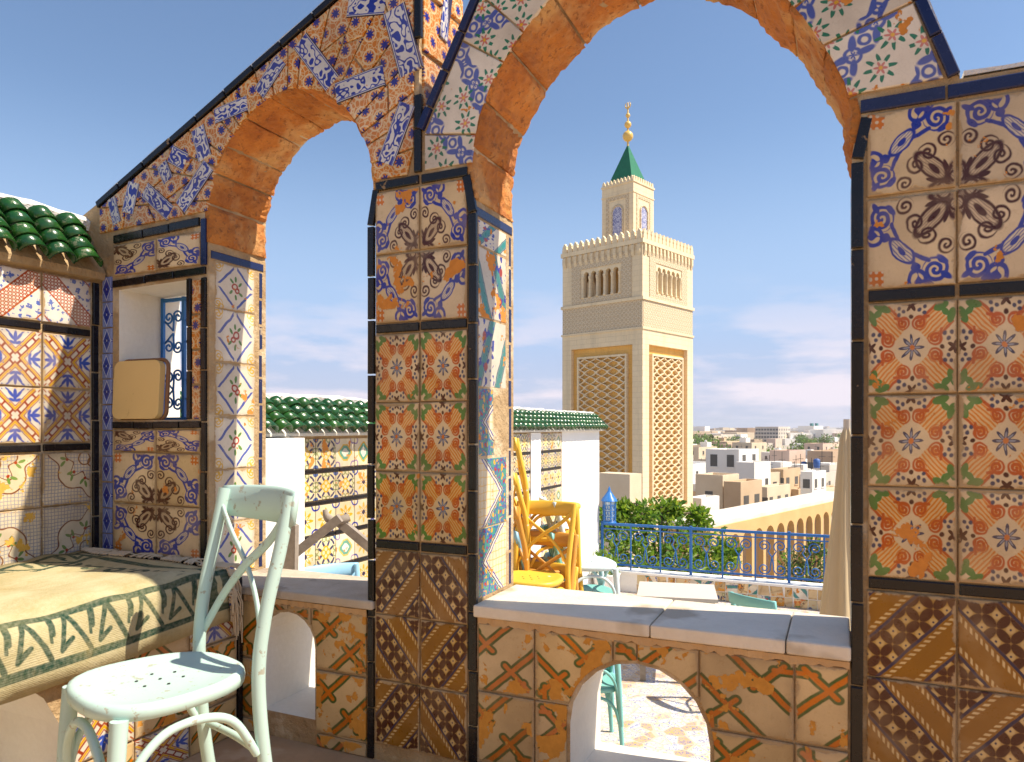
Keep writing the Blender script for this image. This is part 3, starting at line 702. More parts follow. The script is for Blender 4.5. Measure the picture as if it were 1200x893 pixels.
# --- right parapet and left parapet
def parapet(xa, xb, zt, w, hole, offs):
    """strapwork tiles cut round the little arched hole"""
    hx0, hx1, hz1 = hole[0][0]-.008, hole[-1][0]+.008, max(p[1] for p in hole)+.008; r = (hx1-hx0)/2; cx = (hx0+hx1)/2
    def clear(p):
        x, z = p
        if z < hz1-r: return not (hx0 < x < hx1)
        return (x-cx)**2+(z-(hz1-r))**2 > r*r
    rows = [(zt-.20, zt), (zt-.41, zt-.203), (zt-.62, zt-.413)]
    x = xa-offs; k = 0
    while x < xb-.02:
        for j, (z0, z1) in enumerate(rows):
            a, b, c, d = max(x, xa), min(x+w, xb), max(z0, 0.0), z1
            if d-c < .03 or b-a < .02: continue
            pts = [(a, c), (b, c), (b, d), (a, d)]
            rot = [0, 1, 3, 2][(k+2*j) % 4] if False else ((k % 2)+(j % 2)*2+(1 if (k % 2 and j % 2) else 0)) % 4
            N = 14; cells = [clear((a+(b-a)*(i+.5)/N, c+(d-c)*(m+.5)/N)) for i in range(N) for m in range(N)]
            if not any(cells): continue
            org = None
            if all(cells): poly = [pts]
            else:
                # cut the tile: keep what lies left of, right of and above the hole
                poly = []
                arc = [(cx-r*math.cos(math.pi*i/24), hz1-r+r*math.sin(math.pi*i/24)) for i in range(25)]
                left = [(hx0, -1)]+[p for p in arc if p[0] <= cx]; right = [p for p in arc if p[0] >= cx]+[(hx1, -1)]
                def xl(z): return hx0 if z < hz1-r else cx-math.sqrt(max(0, r*r-(z-hz1+r)**2))
                def xr(z): return hx1 if z < hz1-r else cx+math.sqrt(max(0, r*r-(z-hz1+r)**2))
                zs = [c+(min(d, hz1)-c)*i/22 for i in range(23)]
                if a < cx and c < hz1:
                    ch = [(min(xl(z), b, cx), z) for z in zs if xl(z) > a+.006]
                    if ch: poly.append([(a, ch[0][1])]+ch+([(min(b, cx), d)] if d > hz1+.004 else [])+[(a, d)])
                    elif d > hz1+.01: poly.append([(a, hz1), (min(b, cx), hz1), (min(b, cx), d), (a, d)])
                if b > cx and c < hz1:
                    ch = [(max(xr(z), a, cx), z) for z in zs if xr(z) < b-.006]
                    if ch: poly.append([(b, d)]+([(max(a, cx), d)] if d > hz1+.004 else [])+ch[::-1]+[(b, ch[0][1])])
                    elif d > hz1+.01: poly.append([(max(a, cx), hz1), (b, hz1), (b, d), (max(a, cx), d)])
            for pl in poly:
                q = []
                for p in pl:
                    if not q or (abs(p[0]-q[-1][0])+abs(p[1]-q[-1][1])) > .004: q.append(p)
                if (abs(q[0][0]-q[-1][0])+abs(q[0][1]-q[-1][1])) < .004: q.pop()
                if len(q) < 3 or abs(area(q)) < .0012: continue
                qx = sum(p[0] for p in q)/len(q); qz = sum(p[1] for p in q)/len(q)
                # pattern stays with the whole tile, so cut pieces line up
                def place(q, qx, qz):
                    cxm, czm = x+w/2, (z0+z1)/2; hh = z1-z0
                    qi = inset(q if area(q) > 0 else q[::-1], .0022); mx_, mz_ = sum(p[0] for p in qi)/len(qi), sum(p[1] for p in qi)/len(qi)
                    def uvf(p):
                        u_, v_ = (p[0]+mx_-cxm)/w+.5, (p[1]+mz_-czm)/hh+.5
                        for _ in range(rot): u_, v_ = v_, 1-u_
                        return (u_, v_)
                    me = piece_mesh(ARC, [(p[0]-mx_, p[1]-mz_) for p in qi], .008, 'strapwork', uvf)
                    o = link('tile', me, arcade, ARC.at(mx_, mz_, R.uniform(-.001, .001))); wobble(o)
                place(q, qx, qz)
        x += w; k += 1
parapet(-.978, .022, S2-.016, .232, HOLE2, .05)
parapet(-2.045, -1.378, S1-.016, .232, HOLE1, .02)
# --- jambs (both left jambs look to the right, with a navy tile on top)
def jamb(u, zs, zt, mats, hh):
    J = facing_u(u-.009); z = zs; k = 0
    while z < zt-.04:
        z1 = min(z+hh, zt); m = mats[k % len(mats)] if z1 < zt-.3 else mats[-1]
        tile(J, .030, z, .232, z+hh if z+hh < zt else zt, m, arcade, rot=0, flip=k % 2 == 1)
        z = z1; k += 1
    strip(J, (.262, zs), (.262, zt), .022, 'border_blue', arcade, L=.11, h=.008)
    strip(J, (.012, zt+.018), (.278, zt+.018), .030, 'border_blue', arcade, n=1)
jamb(-2.064, .508, 1.665, ['lozenge_rose'], .197)
jamb(-.991, .535, 1.690, ['zigzag', 'zigzag', 'zigzag', 'zigzag', 'teal_chevron'], .215)
JR = Frame((.028+.009, 0, 0), (0, -1, 0), (-1, 0, 0)); JP = Frame((-1.348+.009, 0, 0), (0, -1, 0), (-1, 0, 0))
for k in range(6):
    tile(JR, -.235, .535+k*.193, -.03, .535+(k+1)*.193, 'zigzag', arcade)
    tile(JP, -.235, .508+k*.193, -.03, .508+(k+1)*.193, 'lozenge_rose', arcade)
# --- bay with the little window
strip(ARC, (-2.565, 1.066), (-2.10, 1.066), .026, 'border', arcade, n=4)
strip(ARC, (-2.565, 1.612), (-2.075, 1.622), .028, 'border', arcade, n=3)
strip(ARC, (-2.565, .560), (-2.10, .560), .026, 'border', arcade, n=2)
strip(ARC, (-2.56, 1.783), (-2.105, 1.800), .032, 'border', arcade, n=3)
strip(ARC, (-2.086, 1.64), (-2.086, 1.812), .026, 'border_blue', arcade, n=1)
strip(ARC, (-2.086, .55), (-2.086, 1.60), .024, 'border', arcade, L=.17)
strip(ARC, (-2.158, 1.085), (-2.158, 1.602), .022, 'border', arcade, n=3)
for j in range(4): shard(ARC, [(-2.145, 1.085+j*.128), (-2.10, 1.085+j*.128), (-2.10, 1.083+(j+1)*.128), (-2.145, 1.083+(j+1)*.128)], 'star', arcade)
for i, (a, b) in enumerate(((-2.56, -2.325), (-2.325, -2.10))):
    tile(ARC, a, 1.64+.005*i, b, 1.762+.004*i, 'blue_vine', arcade, rot=3 if i == 0 else 0)
    tile(ARC, a, .965, b, 1.05, 'blue_vine', arcade, rot=(3, 0)[i])
    tile(ARC, a, .768, b, .963, 'blue_vine', arcade, rot=(1, 0)[i])
    tile(ARC, a, .577, b, .766, 'blue_vine', arcade, rot=(2, 3)[i])
for j in range(11): tile(ARC, -2.622, .545+j*.100, -2.568, .545+(j+1)*.100, 'blue_star', arcade)
for j in range(5): tile(ARC, -2.622, .04+j*.100, -2.568, .04+(j+1)*.100, 'blue_star', arcade)
for j, z in enumerate((.33, .10)):
    for a, b in ((-2.56, -2.325), (-2.325, -2.10)): tile(ARC, a, z, b, z+.21, 'strapwork', arcade, rot=j)
# --- spandrels: broken tiles set round the arches
def ray_poly(c, th, poly):
    d = Vector((math.cos(th), math.sin(th))); best = 9
    for i in range(len(poly)):
        a, b = Vector(poly[i]), Vector(poly[(i+1) % len(poly)]); e = b-a; den = d.x*e.y-d.y*e.x
        if abs(den) < 1e-9: continue
        w = a-Vector(c); t = (w.x*e.y-w.y*e.x)/den; s = (w.x*d.y-w.y*d.x)/den
        if t > 0 and -1e-6 <= s <= 1+1e-6: best = min(best, t)
    return best
def spandrel(c, arch, poly, th0, th1, nsec, cell, mats, seed, scale):
    r = random.Random(seed); ring_ = grow(arch, .006)
    angs = [th0+(th1-th0)*(i+r.uniform(-.2, .2)*(0 < i < nsec))/nsec for i in range(nsec+1)]
    for p in poly:
        a = math.atan2(p[1]-c[1], p[0]-c[0])
        if a < -1.6: a += 2*math.pi
        if th0+.02 < a < th1-.02:
            j = min(range(1, len(angs)-1), key=lambda i: abs(angs[i]-a)); angs[j] = a
    angs.sort()
    def inner(th): return min(1.2, ray_poly(c, th, ring_+[(ring_[-1][0], 1.0), (ring_[0][0], 1.0)]))
    for k in range(len(angs)-1):
        A, B = angs[k], angs[k+1]
        if B-A < .01: continue
        ra, rb = inner(A), inner(B); oa, ob = ray_poly(c, A, poly), ray_poly(c, B, poly)
        n = max(1, round(((oa-ra)+(ob-rb))/2/cell)); n = min(n, 6)
        if (oa-ra)+(ob-rb) < .03: continue
        fa = [0]+[(i+r.uniform(-.25, .25))/n for i in range(1, n)]+[1]; fb = [0]+[(i+r.uniform(-.25, .25))/n for i in range(1, n)]+[1]
        def pt(th, rad): return (c[0]+math.cos(th)*rad, c[1]+math.sin(th)*rad)
        for i in range(n):
            lo = [pt(A+(B-A)*q/4, inner(A+(B-A)*q/4)) for q in range(5)] if i == 0 else [pt(A, ra+(oa-ra)*fa[i]), pt(B, rb+(ob-rb)*fb[i])]
            hi = [pt(B, rb+(ob-rb)*fb[i+1]), pt(A, ra+(oa-ra)*fa[i+1])]
            pol = lo+hi
            q = []
            for p in pol:
                if not q or (Vector(p)-Vector(q[-1])).length > .006: q.append(p)
            if (Vector(q[0])-Vector(q[-1])).length < .006: q.pop()
            if len(q) < 3 or abs(area(q)) < .0006: continue
            m = r.choice(mats)
            shard(ARC, q, m, arcade, ang=r.uniform(0, 6) if m == 'star' else (A+B)/2+r.choice((0, 1.57)), scale=scale, org=(scale/2, scale/2) if m != 'star' else None)
P1 = [(-2.085, 1.82), (-1.365, 1.84), (-1.20, 1.842), (-1.20, 2.575), (-2.63, 1.912), (-2.63, 1.80), (-2.085, 1.815)]
spandrel((-1.705, 1.846), ARCH1, [(-1.20, 1.842), (-1.20, 2.59), (-2.64, 1.915), (-2.64, 1.80), (-2.1, 1.816), (-1.705, 1.825)], -.01, math.pi+.035, 20, .16, ['star'], 11, .20)
spandrel((-.487, 1.85), ARCH2, [(.225, 1.852), (.160, 2.05), (.04, 2.34), (-.09, 2.53), (-.29, 2.655), (-.48, 2.69), (-.69, 2.655), (-.845, 2.55), (-.968, 2.34), (-1.13, 2.03), (-1.165, 1.96), (-1.165, 1.845)], .012, math.pi+.005, 11, .24, ['pink_floral'], 4, .235)
# blue script strips let into the first spandrel, as surveyed
for (x0, y0), (x1, y1), w in [(a_, b_, w0*1.22) for a_, b_, w0 in [((131, 232), (138, 262), .040), ((150, 250), (158, 214), .055), ((170, 222), (200, 250), .052), ((212, 244), (245, 194), .055), ((190, 192), (198, 212), .045), ((200, 180), (218, 190), .055), ((232, 150), (241, 186), .055), ((252, 137), (290, 121), .046), ((304, 110), (330, 70), .050), ((352, 48), (390, 98), .058), ((394, 110), (450, 88), .058), ((452, 192), (478, 122), .055), ((462, 10), (482, 85), .070), ((408, 8), (452, 4), .06), ((470, 128), (486, 150), .03), ][:14]]:
    a, b = on_y(x0, y0), on_y(x1, y1); p0, p1 = Vector((a.x, a.z)), Vector((b.x, b.z)); t = (p1-p0).normalized(); q = Vector((-t.y, t.x))*(w/2); L = (p1-p0).length
    poly = [tuple(p0-q), tuple(p1-q), tuple(p1+q), tuple(p0+q)]; cx, cz = (p0+p1)/2
    me = piece_mesh(ARC, [(p[0]-cx, p[1]-cz) for p in poly], .0090, 'scroll_strip', lambda p: (Vector(p).dot(t)/.16+.5, Vector(p).dot(q)/(w*w/2)+.5) if False else (Vector(p).dot(t)/.16, Vector(p).dot(q.normalized())/w+.5))
    wobble(link('script_tile', me, arcade, ARC.at(cx, cz, .0012)), .002)
# edging of the gables
strip(ARC, (-2.648, 1.926), (-1.20, 2.603), .026, 'border', arcade, L=.14, h=.016)
strip(ARC, (-1.186, 1.845), (-1.186, 2.09), .026, 'border', arcade, n=2)
strip(ARC, (-1.186, 2.26), (-1.186, 2.59), .026, 'border', arcade, n=2)
gp = [(.240, 1.86), (.172, 2.055), (.05, 2.352), (-.085, 2.54), (-.285, 2.668), (-.48, 2.706), (-.695, 2.668), (-.855, 2.558), (-.982, 2.345), (-1.145, 2.04), (-1.178, 1.975)]
for a, b in zip(gp[:-1], gp[1:]): strip(ARC, a, b, .026, 'border_blue', arcade, L=.11, h=.014)
EF = facing_u(-1.186+.002)
for k, z in enumerate((2.04, 2.23, 2.42)):
    shard(EF, [(.02, z), (.28, z+.02), (.28, min(z+.2, 2.61)), (.02, min(z+.18, 2.61))], 'star', arcade, ang=k)
for k, z in enumerate((2.10, 2.36)):
    me = piece_mesh(EF, [(-.03, -.09), (.02, -.09), (.06, .09), (.01, .09)], .012, 'scroll_strip', lambda p: (p[1]/.16, p[0]/.05+.5)); link('script_tile', me, arcade, EF.at(.14, z+.05, .001))
# whitewashed caps
def cap(pts, w, name='coping'):
    mb = MB(); vs = []
    for i, p in enumerate(pts):
        for dy in (.004, T-.004): vs += [(p[0], dy, p[1]+.002), (p[0], dy, p[1]+w+R.uniform(-.003, .004))]
    n = len(pts); fs = []
    for i in range(n-1):
        a, b = i*4, i*4+4; fs += [(a, b, b+1, a+1), (a+2, a+3, b+3, b+2), (a+1, b+1, b+3, a+3)]
    fs += [(0, 1, 3, 2), (4*n-4, 4*n-2, 4*n-1, 4*n-3)]; mb.add(vs, fs); mb.build(name, MAT['coping_white'], arcade)
cap([(-2.655+1.465*i/14, 1.938+.687*i/14) for i in range(15)], .012)
cap(list(reversed(GABLE)), .012); cap([(.26+.08*i, 1.857) for i in range(14)], .012)
# --- blue grille in the little window
def arc_pts(c, r, a0, a1, n=14): return [(c[0]+r*math.cos(a0+(a1-a0)*i/n), c[1]+r*math.sin(a0+(a1-a0)*i/n)) for i in range(n+1)]
def scroll2(c, r0, r1, a0, turns, n=26): return [(c[0]+(r0+(r1-r0)*i/n)*math.cos(a0+turns*2*math.pi*i/n), c[1]+(r0+(r1-r0)*i/n)*math.sin(a0+turns*2*math.pi*i/n)) for i in range(n+1)]
grille = empty('window_grille', (-2.35, .20, 1.085), label='small blue wrought iron grille with scrolls in the little white window', cat='grille')
gm = MB(); 
for x in (-.178, -.06, .06, .174): gm.box((x-.007, -.006, .0), (x+.007, .006, .50))
for z in (.006, .49): gm.box((-.182, -.0055, z-.007), (.18, .0055, z+.007))
gm.build('frame', MAT['blue_iron'], grille)
for cx in (-.119, 0, .117):
    for cz, s in ((.42, 1), (.30, -1), (.18, 1), (.07, -1)):
        for sx in (-1, 1):
            mb = MB(); pts = scroll2((cx+sx*.026, cz), .005, .026, 0, 1.4*sx*s); pts.append((cx, cz-.055*s)); mb.tube([(p[0], 0, p[1]) for p in pts], .0042, 6); mb.build('scroll', MAT['blue_iron'], grille)
# board with rounded corners leaning in the window
def rounded(w, h, r, n=5):
    out = []
    for cx, cy, a in ((w/2-r, h/2-r, 0), (-w/2+r, h/2-r, 90), (-w/2+r, -h/2+r, 180), (w/2-r, -h/2+r, 270)):
        out += [(cx+r*math.cos(math.radians(a+90*i/n)), cy+r*math.sin(math.radians(a+90*i/n))) for i in range(n+1)]
    return out
bd = empty('leaning_board', (-2.435, .012, 1.087), label='worn beige board with rounded corners leaning in the little window', cat='board')
mb = MB(); mb.prism(rounded(.235, .222, .03), 1, -.012, .012); o = mb.build('panel', MAT['board'], bd, (0, .0, .113), (-.06, 0, .05))
mb = MB(); mb.tube([(p[0], 0, p[1]) for p in rounded(.240, .227, .032)], .008, 6, closed=True); mb.build('rim', MAT['board_edge'], bd, (0.004, .020, .114), (-.06, 0, .05))

# ------------------------------------------------------------------ left wall, its roof and the bench
LU = -2.63
left = empty('side_wall', (LU-.15, -1, 0), absolute=True, label='low sunlit tiled side wall with green roof tiles beside the bench', cat='wall')
def local(p, o): return p-o.location
def tile_l(frame, *a, **k): return tile(frame, *a, **k)
LW = facing_u(LU-.006)
boxy('masonry', (LU-.30, -3.4, -.02), (LU-.006, .006, 1.70), MAT['mortar'], left)
w = .190
for i in range(9):
    y1 = -.040-w*i; y0 = y1-w
    tile(LW, y0, 1.438, y1, 1.620, 'red_lattice', left, rot=0 if i % 2 else 1)
    for j in range(2):
        tile(LW, y0, 1.000+.202*j, y1, 1.202+.202*j, 'yellow_lattice', left)
        tile(LW, y0, .570+.197*j, y1, .767+.197*j, 'cloud_leaf', left, rot={(0, 0): 1, (1, 0): 0, (0, 1): 2, (1, 1): 3}[(i % 2, j)])
    strip(LW, (y0+.003, 1.421), (y1-.003, 1.421), .026, 'border', left, n=1); strip(LW, (y0+.003, .982), (y1-.003, .982), .026, 'border', left, n=1)
strip(LW, (-.022, .55), (-.022, 1.62), .026, 'border', left, L=.17)
def roof(parent, u_eave, u_ridge, z_eave, z_ridge, y0, y1, n, courses, seg=7):
    """half-round glazed tiles running down to the eave"""
    sp = (y1-y0)/n; r = sp*.515; d = Vector((u_eave-u_ridge, 0, z_eave-z_ridge)); L = d.length/courses; d.normalize(); up = Vector((-d.z, 0, d.x))
    if up.z < 0: up = -up
    mb = MB(); vs = []; k = 8
    for row, (t, rr) in enumerate(((0, .80), (L*1.12, 1.0))):
        for lay in (1.0, .84):
            for i in range(k+1):
                a = math.pi*i/k; vs.append(Vector((0, math.cos(a)*r*rr*lay, 0))+d*t+up*(math.sin(a)*r*rr*lay))
    m = k+1; fs = []
    for i in range(k): fs += [(i, i+1, 2*m+i+1, 2*m+i), (m+i, 3*m+i, 3*m+i+1, m+i+1), (2*m+i, 2*m+i+1, 3*m+i+1, 3*m+i)]
    mb.add(vs, fs, True); me = mb.mesh(MAT['green_glaze'])
    for i in range(n):
        for c in range(courses):
            o = link('roof_tile', me, parent, Vector((u_ridge, y0+sp*(i+.5), z_ridge))+d*(L*c)+up*(.008*(courses-c)*0+R.uniform(-.002, .003))); o.rotation_euler = (R.uniform(-.035, .035), R.uniform(-.03, .03), R.uniform(-.05, .05)); o.scale = (1, R.uniform(.93, 1.03), R.uniform(.92, 1.06))
roof(left, -2.575, -2.705, 1.668, 1.852, -.043-15*.1035, -.043, 15, 4)
mb = MB(); mb.prism([(LU-.005, 1.625), (-2.605, 1.630), (-2.600, 1.656), (-2.715, 1.835), (-2.95, 1.80), (-2.95, 1.625)], 1, -1.7, -.002); mb.build('eave', MAT['mortar'], left)
mb = MB()
N = 34; vs = []
for i in range(N+1):
    y = -1.7+1.75*i/N; dz = R.uniform(-.006, .006)
    vs += [(-2.705+R.uniform(-.006, .006), y, 1.835), (-2.695+R.uniform(-.008, .008), y, 1.872+dz), (-2.725, y, 1.896+dz), (-2.93, y, 1.90+dz), (-2.95, y, 1.80)]
mb.add(vs, [(i*5+j, i*5+j+1, i*5+j+6, i*5+j+5) for i in range(N) for j in range(4)]+[(0, 1, 2, 3, 4), (N*5+4, N*5+3, N*5+2, N*5+1, N*5)]); mb.build('coping', MAT['coping_white'], left)
boxy('upper_masonry', (-2.95, -3.4, 1.60), (-2.70, -1.7, 1.88), MAT['whitewash'], left)

BT = .545
bench = empty('masonry_bench', (-2.25, -.8, 0), absolute=True, label='built in masonry bench with tiled front and arched niche under the rug', cat='bench')
FU = -1.905
mb = MB(); hole = round_hole(-1.24, -.635, .012, .47)
loops_outer = [(-2.6, .0), (-.004, .0), (-.004, BT), (-2.6, BT)]
def bench_front():
    loops = [loops_outer, hole]; flat = [p for l in loops for p in l]; tris = tessellate_polygon([[Vector((p[0], p[1], 0)) for p in l] for l in loops]); n = len(flat)
    mb = MB(); mb.add([(FU, p[0], p[1]) for p in flat]+[(FU-.32, p[0], p[1]) for p in flat], [list(t) for t in tris])
    mb.cur = 1
    h0 = 4
    for i in range(len(hole)):
        a, b = h0+i, h0+(i+1) % len(hole); mb.f.append([a, b, b+n, a+n]); mb.mi.append(1); mb.sm.append(False)
    mb.f.append([h0+n+i for i in range(len(hole))]); mb.mi.append(1); mb.sm.append(False)
    mb.cur = 0
    mb.box((LU+.004, -2.6, .0), (FU-.325, -.004, BT-.001)); mb.add([(FU, -2.6, BT), (FU, -.004, BT), (FU-.33, -.004, BT), (FU-.33, -2.6, BT)], [(0, 1, 2, 3)])
    mb.build('masonry', [MAT['mortar'], MAT['whitewash']], bench)
bench_front()
BF = facing_u(FU+.002)
for j, (z0, z1) in enumerate(((.34, .54), (.135, .337), (.0, .132))):
    for i in range(7):
        y1 = -.03-.20*i; y0 = y1-.20
        if y0 < -.635 and y1 > -1.24:
            continue
        tile(BF, y0, z0, y1, z1, 'strapwork' if (i+j) % 3 else 'yellow_lattice', bench, rot=(i+j) % 4)
strip(BF, (-.016, .0), (-.016, .54), .022, 'border', bench, n=3)

# rug thrown over the bench, with its cushion thickness
def rug():
    m = material('rug_weave'); P = coords('UV'); x, y, _ = sep(P)      # x along the bench in metres, y across in metres
    base = mix((.50, .43, .26), M('MULTIPLY_ADD', noise(P, 7., 4), 2.4, -.7, clamp=True), (.35, .29, .14)); g = (.022, .055, .035)
    wv = M('MULTIPLY_ADD', M('SINE', y*1400.), .12, .12)
    # borders: bands across y and at the end of x
    e1 = y; dd = mn(ab(y-.115), ab(y-.80))           # centres of the two long border bands
    inb = mk(dd, .062, .004)
    k = 1/.115; loc = mk(ab(y-.115), .2, .01)
    s = loc*((y-.058)/.115)+(1.-loc)*((y-.743)/.115); Q = vec(fr(x*k)*1.0, s)
    dk = mn(seg(Q, (.02, 0.), (.62, 1.)), seg(Q, (.62, 1.), (.80, .18)), seg(Q, (.80, .18), (.52, .36)), seg(Q, (.98, 1.), (.98, .55)), seg(Q, (.02, .4), (.02, 1.)))
    c = mix(base, inb*mk(dk, .062, .03), g)
    c = mix(c, mx(mk(ab(dd-.062), .010, .003), 0.), g)
    xe = x
    c = mix(c, mk(ab(xe-.045), .014, .004)*mk(-y, -.055)*mk(y, .86), g)
    inner = mk(-x, -.09, .004)*mk(x, .20, .004)*mk(-y, -.20, .01)*mk(y, .72, .01)
    mot = mk(mn(ring(vec(fr(y*9.)-.5, (x-.145)*9.), (0, 0), .22), dist(vec(fr(y*9.+.5)-.5, (x-.12)*9.), (0, 0))), .10, .04)
    c = mix(c, inner*mot, g)
    c = mix(c, mk(noise(P, 26., 3)-M('MULTIPLY', 1., .655), .0, .02)*0., g)
    c = mix(c, M('MULTIPLY_ADD', noise(P, 11., 4), 3., -1.75, clamp=True)*.5, (.50, .26, .05))
    c = mix(c, M('MULTIPLY_ADD', noise(V('MULTIPLY', P, (1.2, 6., 1.)), 4., 4), 2.6, -1.1, clamp=True)*.45, (.26, .22, .09)); c = mix(c, M('MULTIPLY_ADD', noise(P, 90., 2), 2., -.7, clamp=True)*.25, (.62, .55, .38))
    output(c, .95, bump=wv+noise(P, 160., 2), bstr=.6, bdist=.003, spec=.1); MAT['rug'] = m
rug()
rg = empty('woven_rug', (-2.2, -.8, .55), absolute=True, label='cream and dark green woven rug with key border draped over the bench', cat='rug')
# cross-section of the rug: hangs at the front, over the cushion, back to the wall
prof = [(FU+.032, .395), (FU+.034, .44), (FU+.034, .49), (FU+.030, .54), (FU+.014, .572), (FU-.02, .588), (FU-.08, .592), (FU-.25, .590), (FU-.45, .588), (FU-.60, .590), (FU-.70, .592)]
mb = MB(); ny = 130; vs = []; uvs = []; y_end, y_far = -.115, -2.4
sl = [0]
for a, b in zip(prof[:-1], prof[1:]): sl.append(sl[-1]+math.dist(a, b))
for j in range(ny+1):
    t = j/ny; y = y_end+(y_far-y_end)*(t**1.4)
    for i, p in enumerate(prof):
        wv = .007*math.sin(7*y+i*.8)+.005*math.sin(19*y+1.3*i)+.004*math.sin(43*y+2.1*i)*math.sin(5*y)
        fx = 1 if i > 3 else .4
        vs.append((p[0]+(wv*.8 if i < 5 else 0), y+(.012*math.sin(i*1.9+1)+.03*(1-i/10) if j == 0 else 0), p[1]+wv*fx+(.018*math.sin(3*y+1) if i < 2 else 0)))
        uvs.append((y_end-y, sl[i]))
n = len(prof)
mb.add(vs, [(j*n+i, j*n+i+1, (j+1)*n+i+1, (j+1)*n+i) for j in range(ny) for i in range(n-1)], True)
me = mb.mesh(MAT['rug']); lay = me.uv_layers.new(name='UVMap')
for lp in me.loops: lay.data[lp.index].uv = uvs[lp.vertex_index]
o = link('weave', me, rg); sm = o.modifiers.new('thick', 'SOLIDIFY'); sm.thickness = .012; sm.offset = -1
mb = MB()
for i in range(150):
    t = R.random()**1.0*(n-1.01); k = int(t); f = t-k; a, b = Vector(vs[k]), Vector(vs[k+1]); p = a*(1-f)+b*f
    L = R.uniform(.04, .10); dy = R.uniform(.3, 1); dirx = R.uniform(-.5, .5)
    if k < 4: q = [p+Vector((.004, 0, 0)), p+Vector((.006, L*.4*dy, -.005)), p+Vector((.008, L*.6*dy, -L*.5)), p+Vector((.006, L*.65*dy, -L))]
    else: q = [p+Vector((0, 0, .004)), p+Vector((dirx*L*.3, L*.4, .010)), p+Vector((dirx*L*.8, min(L*.8, .095), .012*R.random()-.004)), p+Vector((dirx*L, min(L*1.0, .1), -.012))]
    mb.tube(q, [.0035, .003, .003, .0022], 5)
simple('fringe_wool', (.66, .52, .34), .95); mb.build('fringe', MAT['fringe_wool'], rg, kind='stuff')

# ------------------------------------------------------------------ floors and ground
mb = MB(); mb.box((-2.95, -5.2, -.2), (4.5, .006, 0)); mb.build('terrace_floor', MAT['floor_tan'], kind='structure')
def mosaic_floor():
    m = material('mosaic_floor'); P = geo_pos(); n = noise(P, 2.5, 2)
    v = G.nodes.new('ShaderNodeTexVoronoi'); put(v.inputs['Vector'], P); v.inputs['Scale'].default_value = 9
    _, r, _ = sep(X(v.outputs['Color'])); e = voro(P, 9, 'DISTANCE_TO_EDGE'); f = noise(V('ADD', P, X(v.outputs['Color'])), 34., 2)
    c = mix((.70, .62, .50), mk(r, .25, .05), (.55, .38, .20)); c = mix(c, mk(-r, -.78, .05), (.62, .60, .58))
    c = mix(c, mk(ab(f-.5), .035, .03)*.8, (.08, .12, .35)); c = mix(c, mk(-f, -.62, .04)*.6, (.60, .30, .06)); c = mix(c, mk(e, .05, .03), (.52, .45, .36))
    output(c, .6, bump=mk(e, .05, .05)*-1., bstr=.4, bdist=.004); MAT['mosaic_floor'] = m
mosaic_floor()
FZ = -1.15
mb = MB(); mb.box((-2.985, T-.002, FZ-.3), (4.5, 7.60, FZ)); mb.build('lower_terrace_floor', MAT['mosaic_floor'], kind='structure')
mb = MB(); mb.add([(-7000, -7000, -17), (7000, -7000, -17), (7000, 7000, -17), (-7000, 7000, -17)], [(0, 1, 2, 3)]); mb.build('ground', MAT['city_ground'], kind='structure')
# house body under the terraces
house = empty('terrace_building', (0, 0, -17), absolute=True, label='white building carrying the terraces under the arcade', cat='building')
mb = MB(); mb.box((-3.3, -5.2, -17), (4.5, 7.45, FZ-.31)); mb.build('wall', MAT['whitewash'], house)
back = empty('rear_wall', (0, -5.3, 0), absolute=True, label='plain cream wall added out of view behind the upper terrace to bounce light', cat='wall')
mb = MB(); mb.box((-2.95, -5.4, -.1), (4.5, -5.2, 2.2)); mb.build('masonry', MAT['town_cream'], back)  # unseen wall added behind the camera to bounce warm light onto the arcade

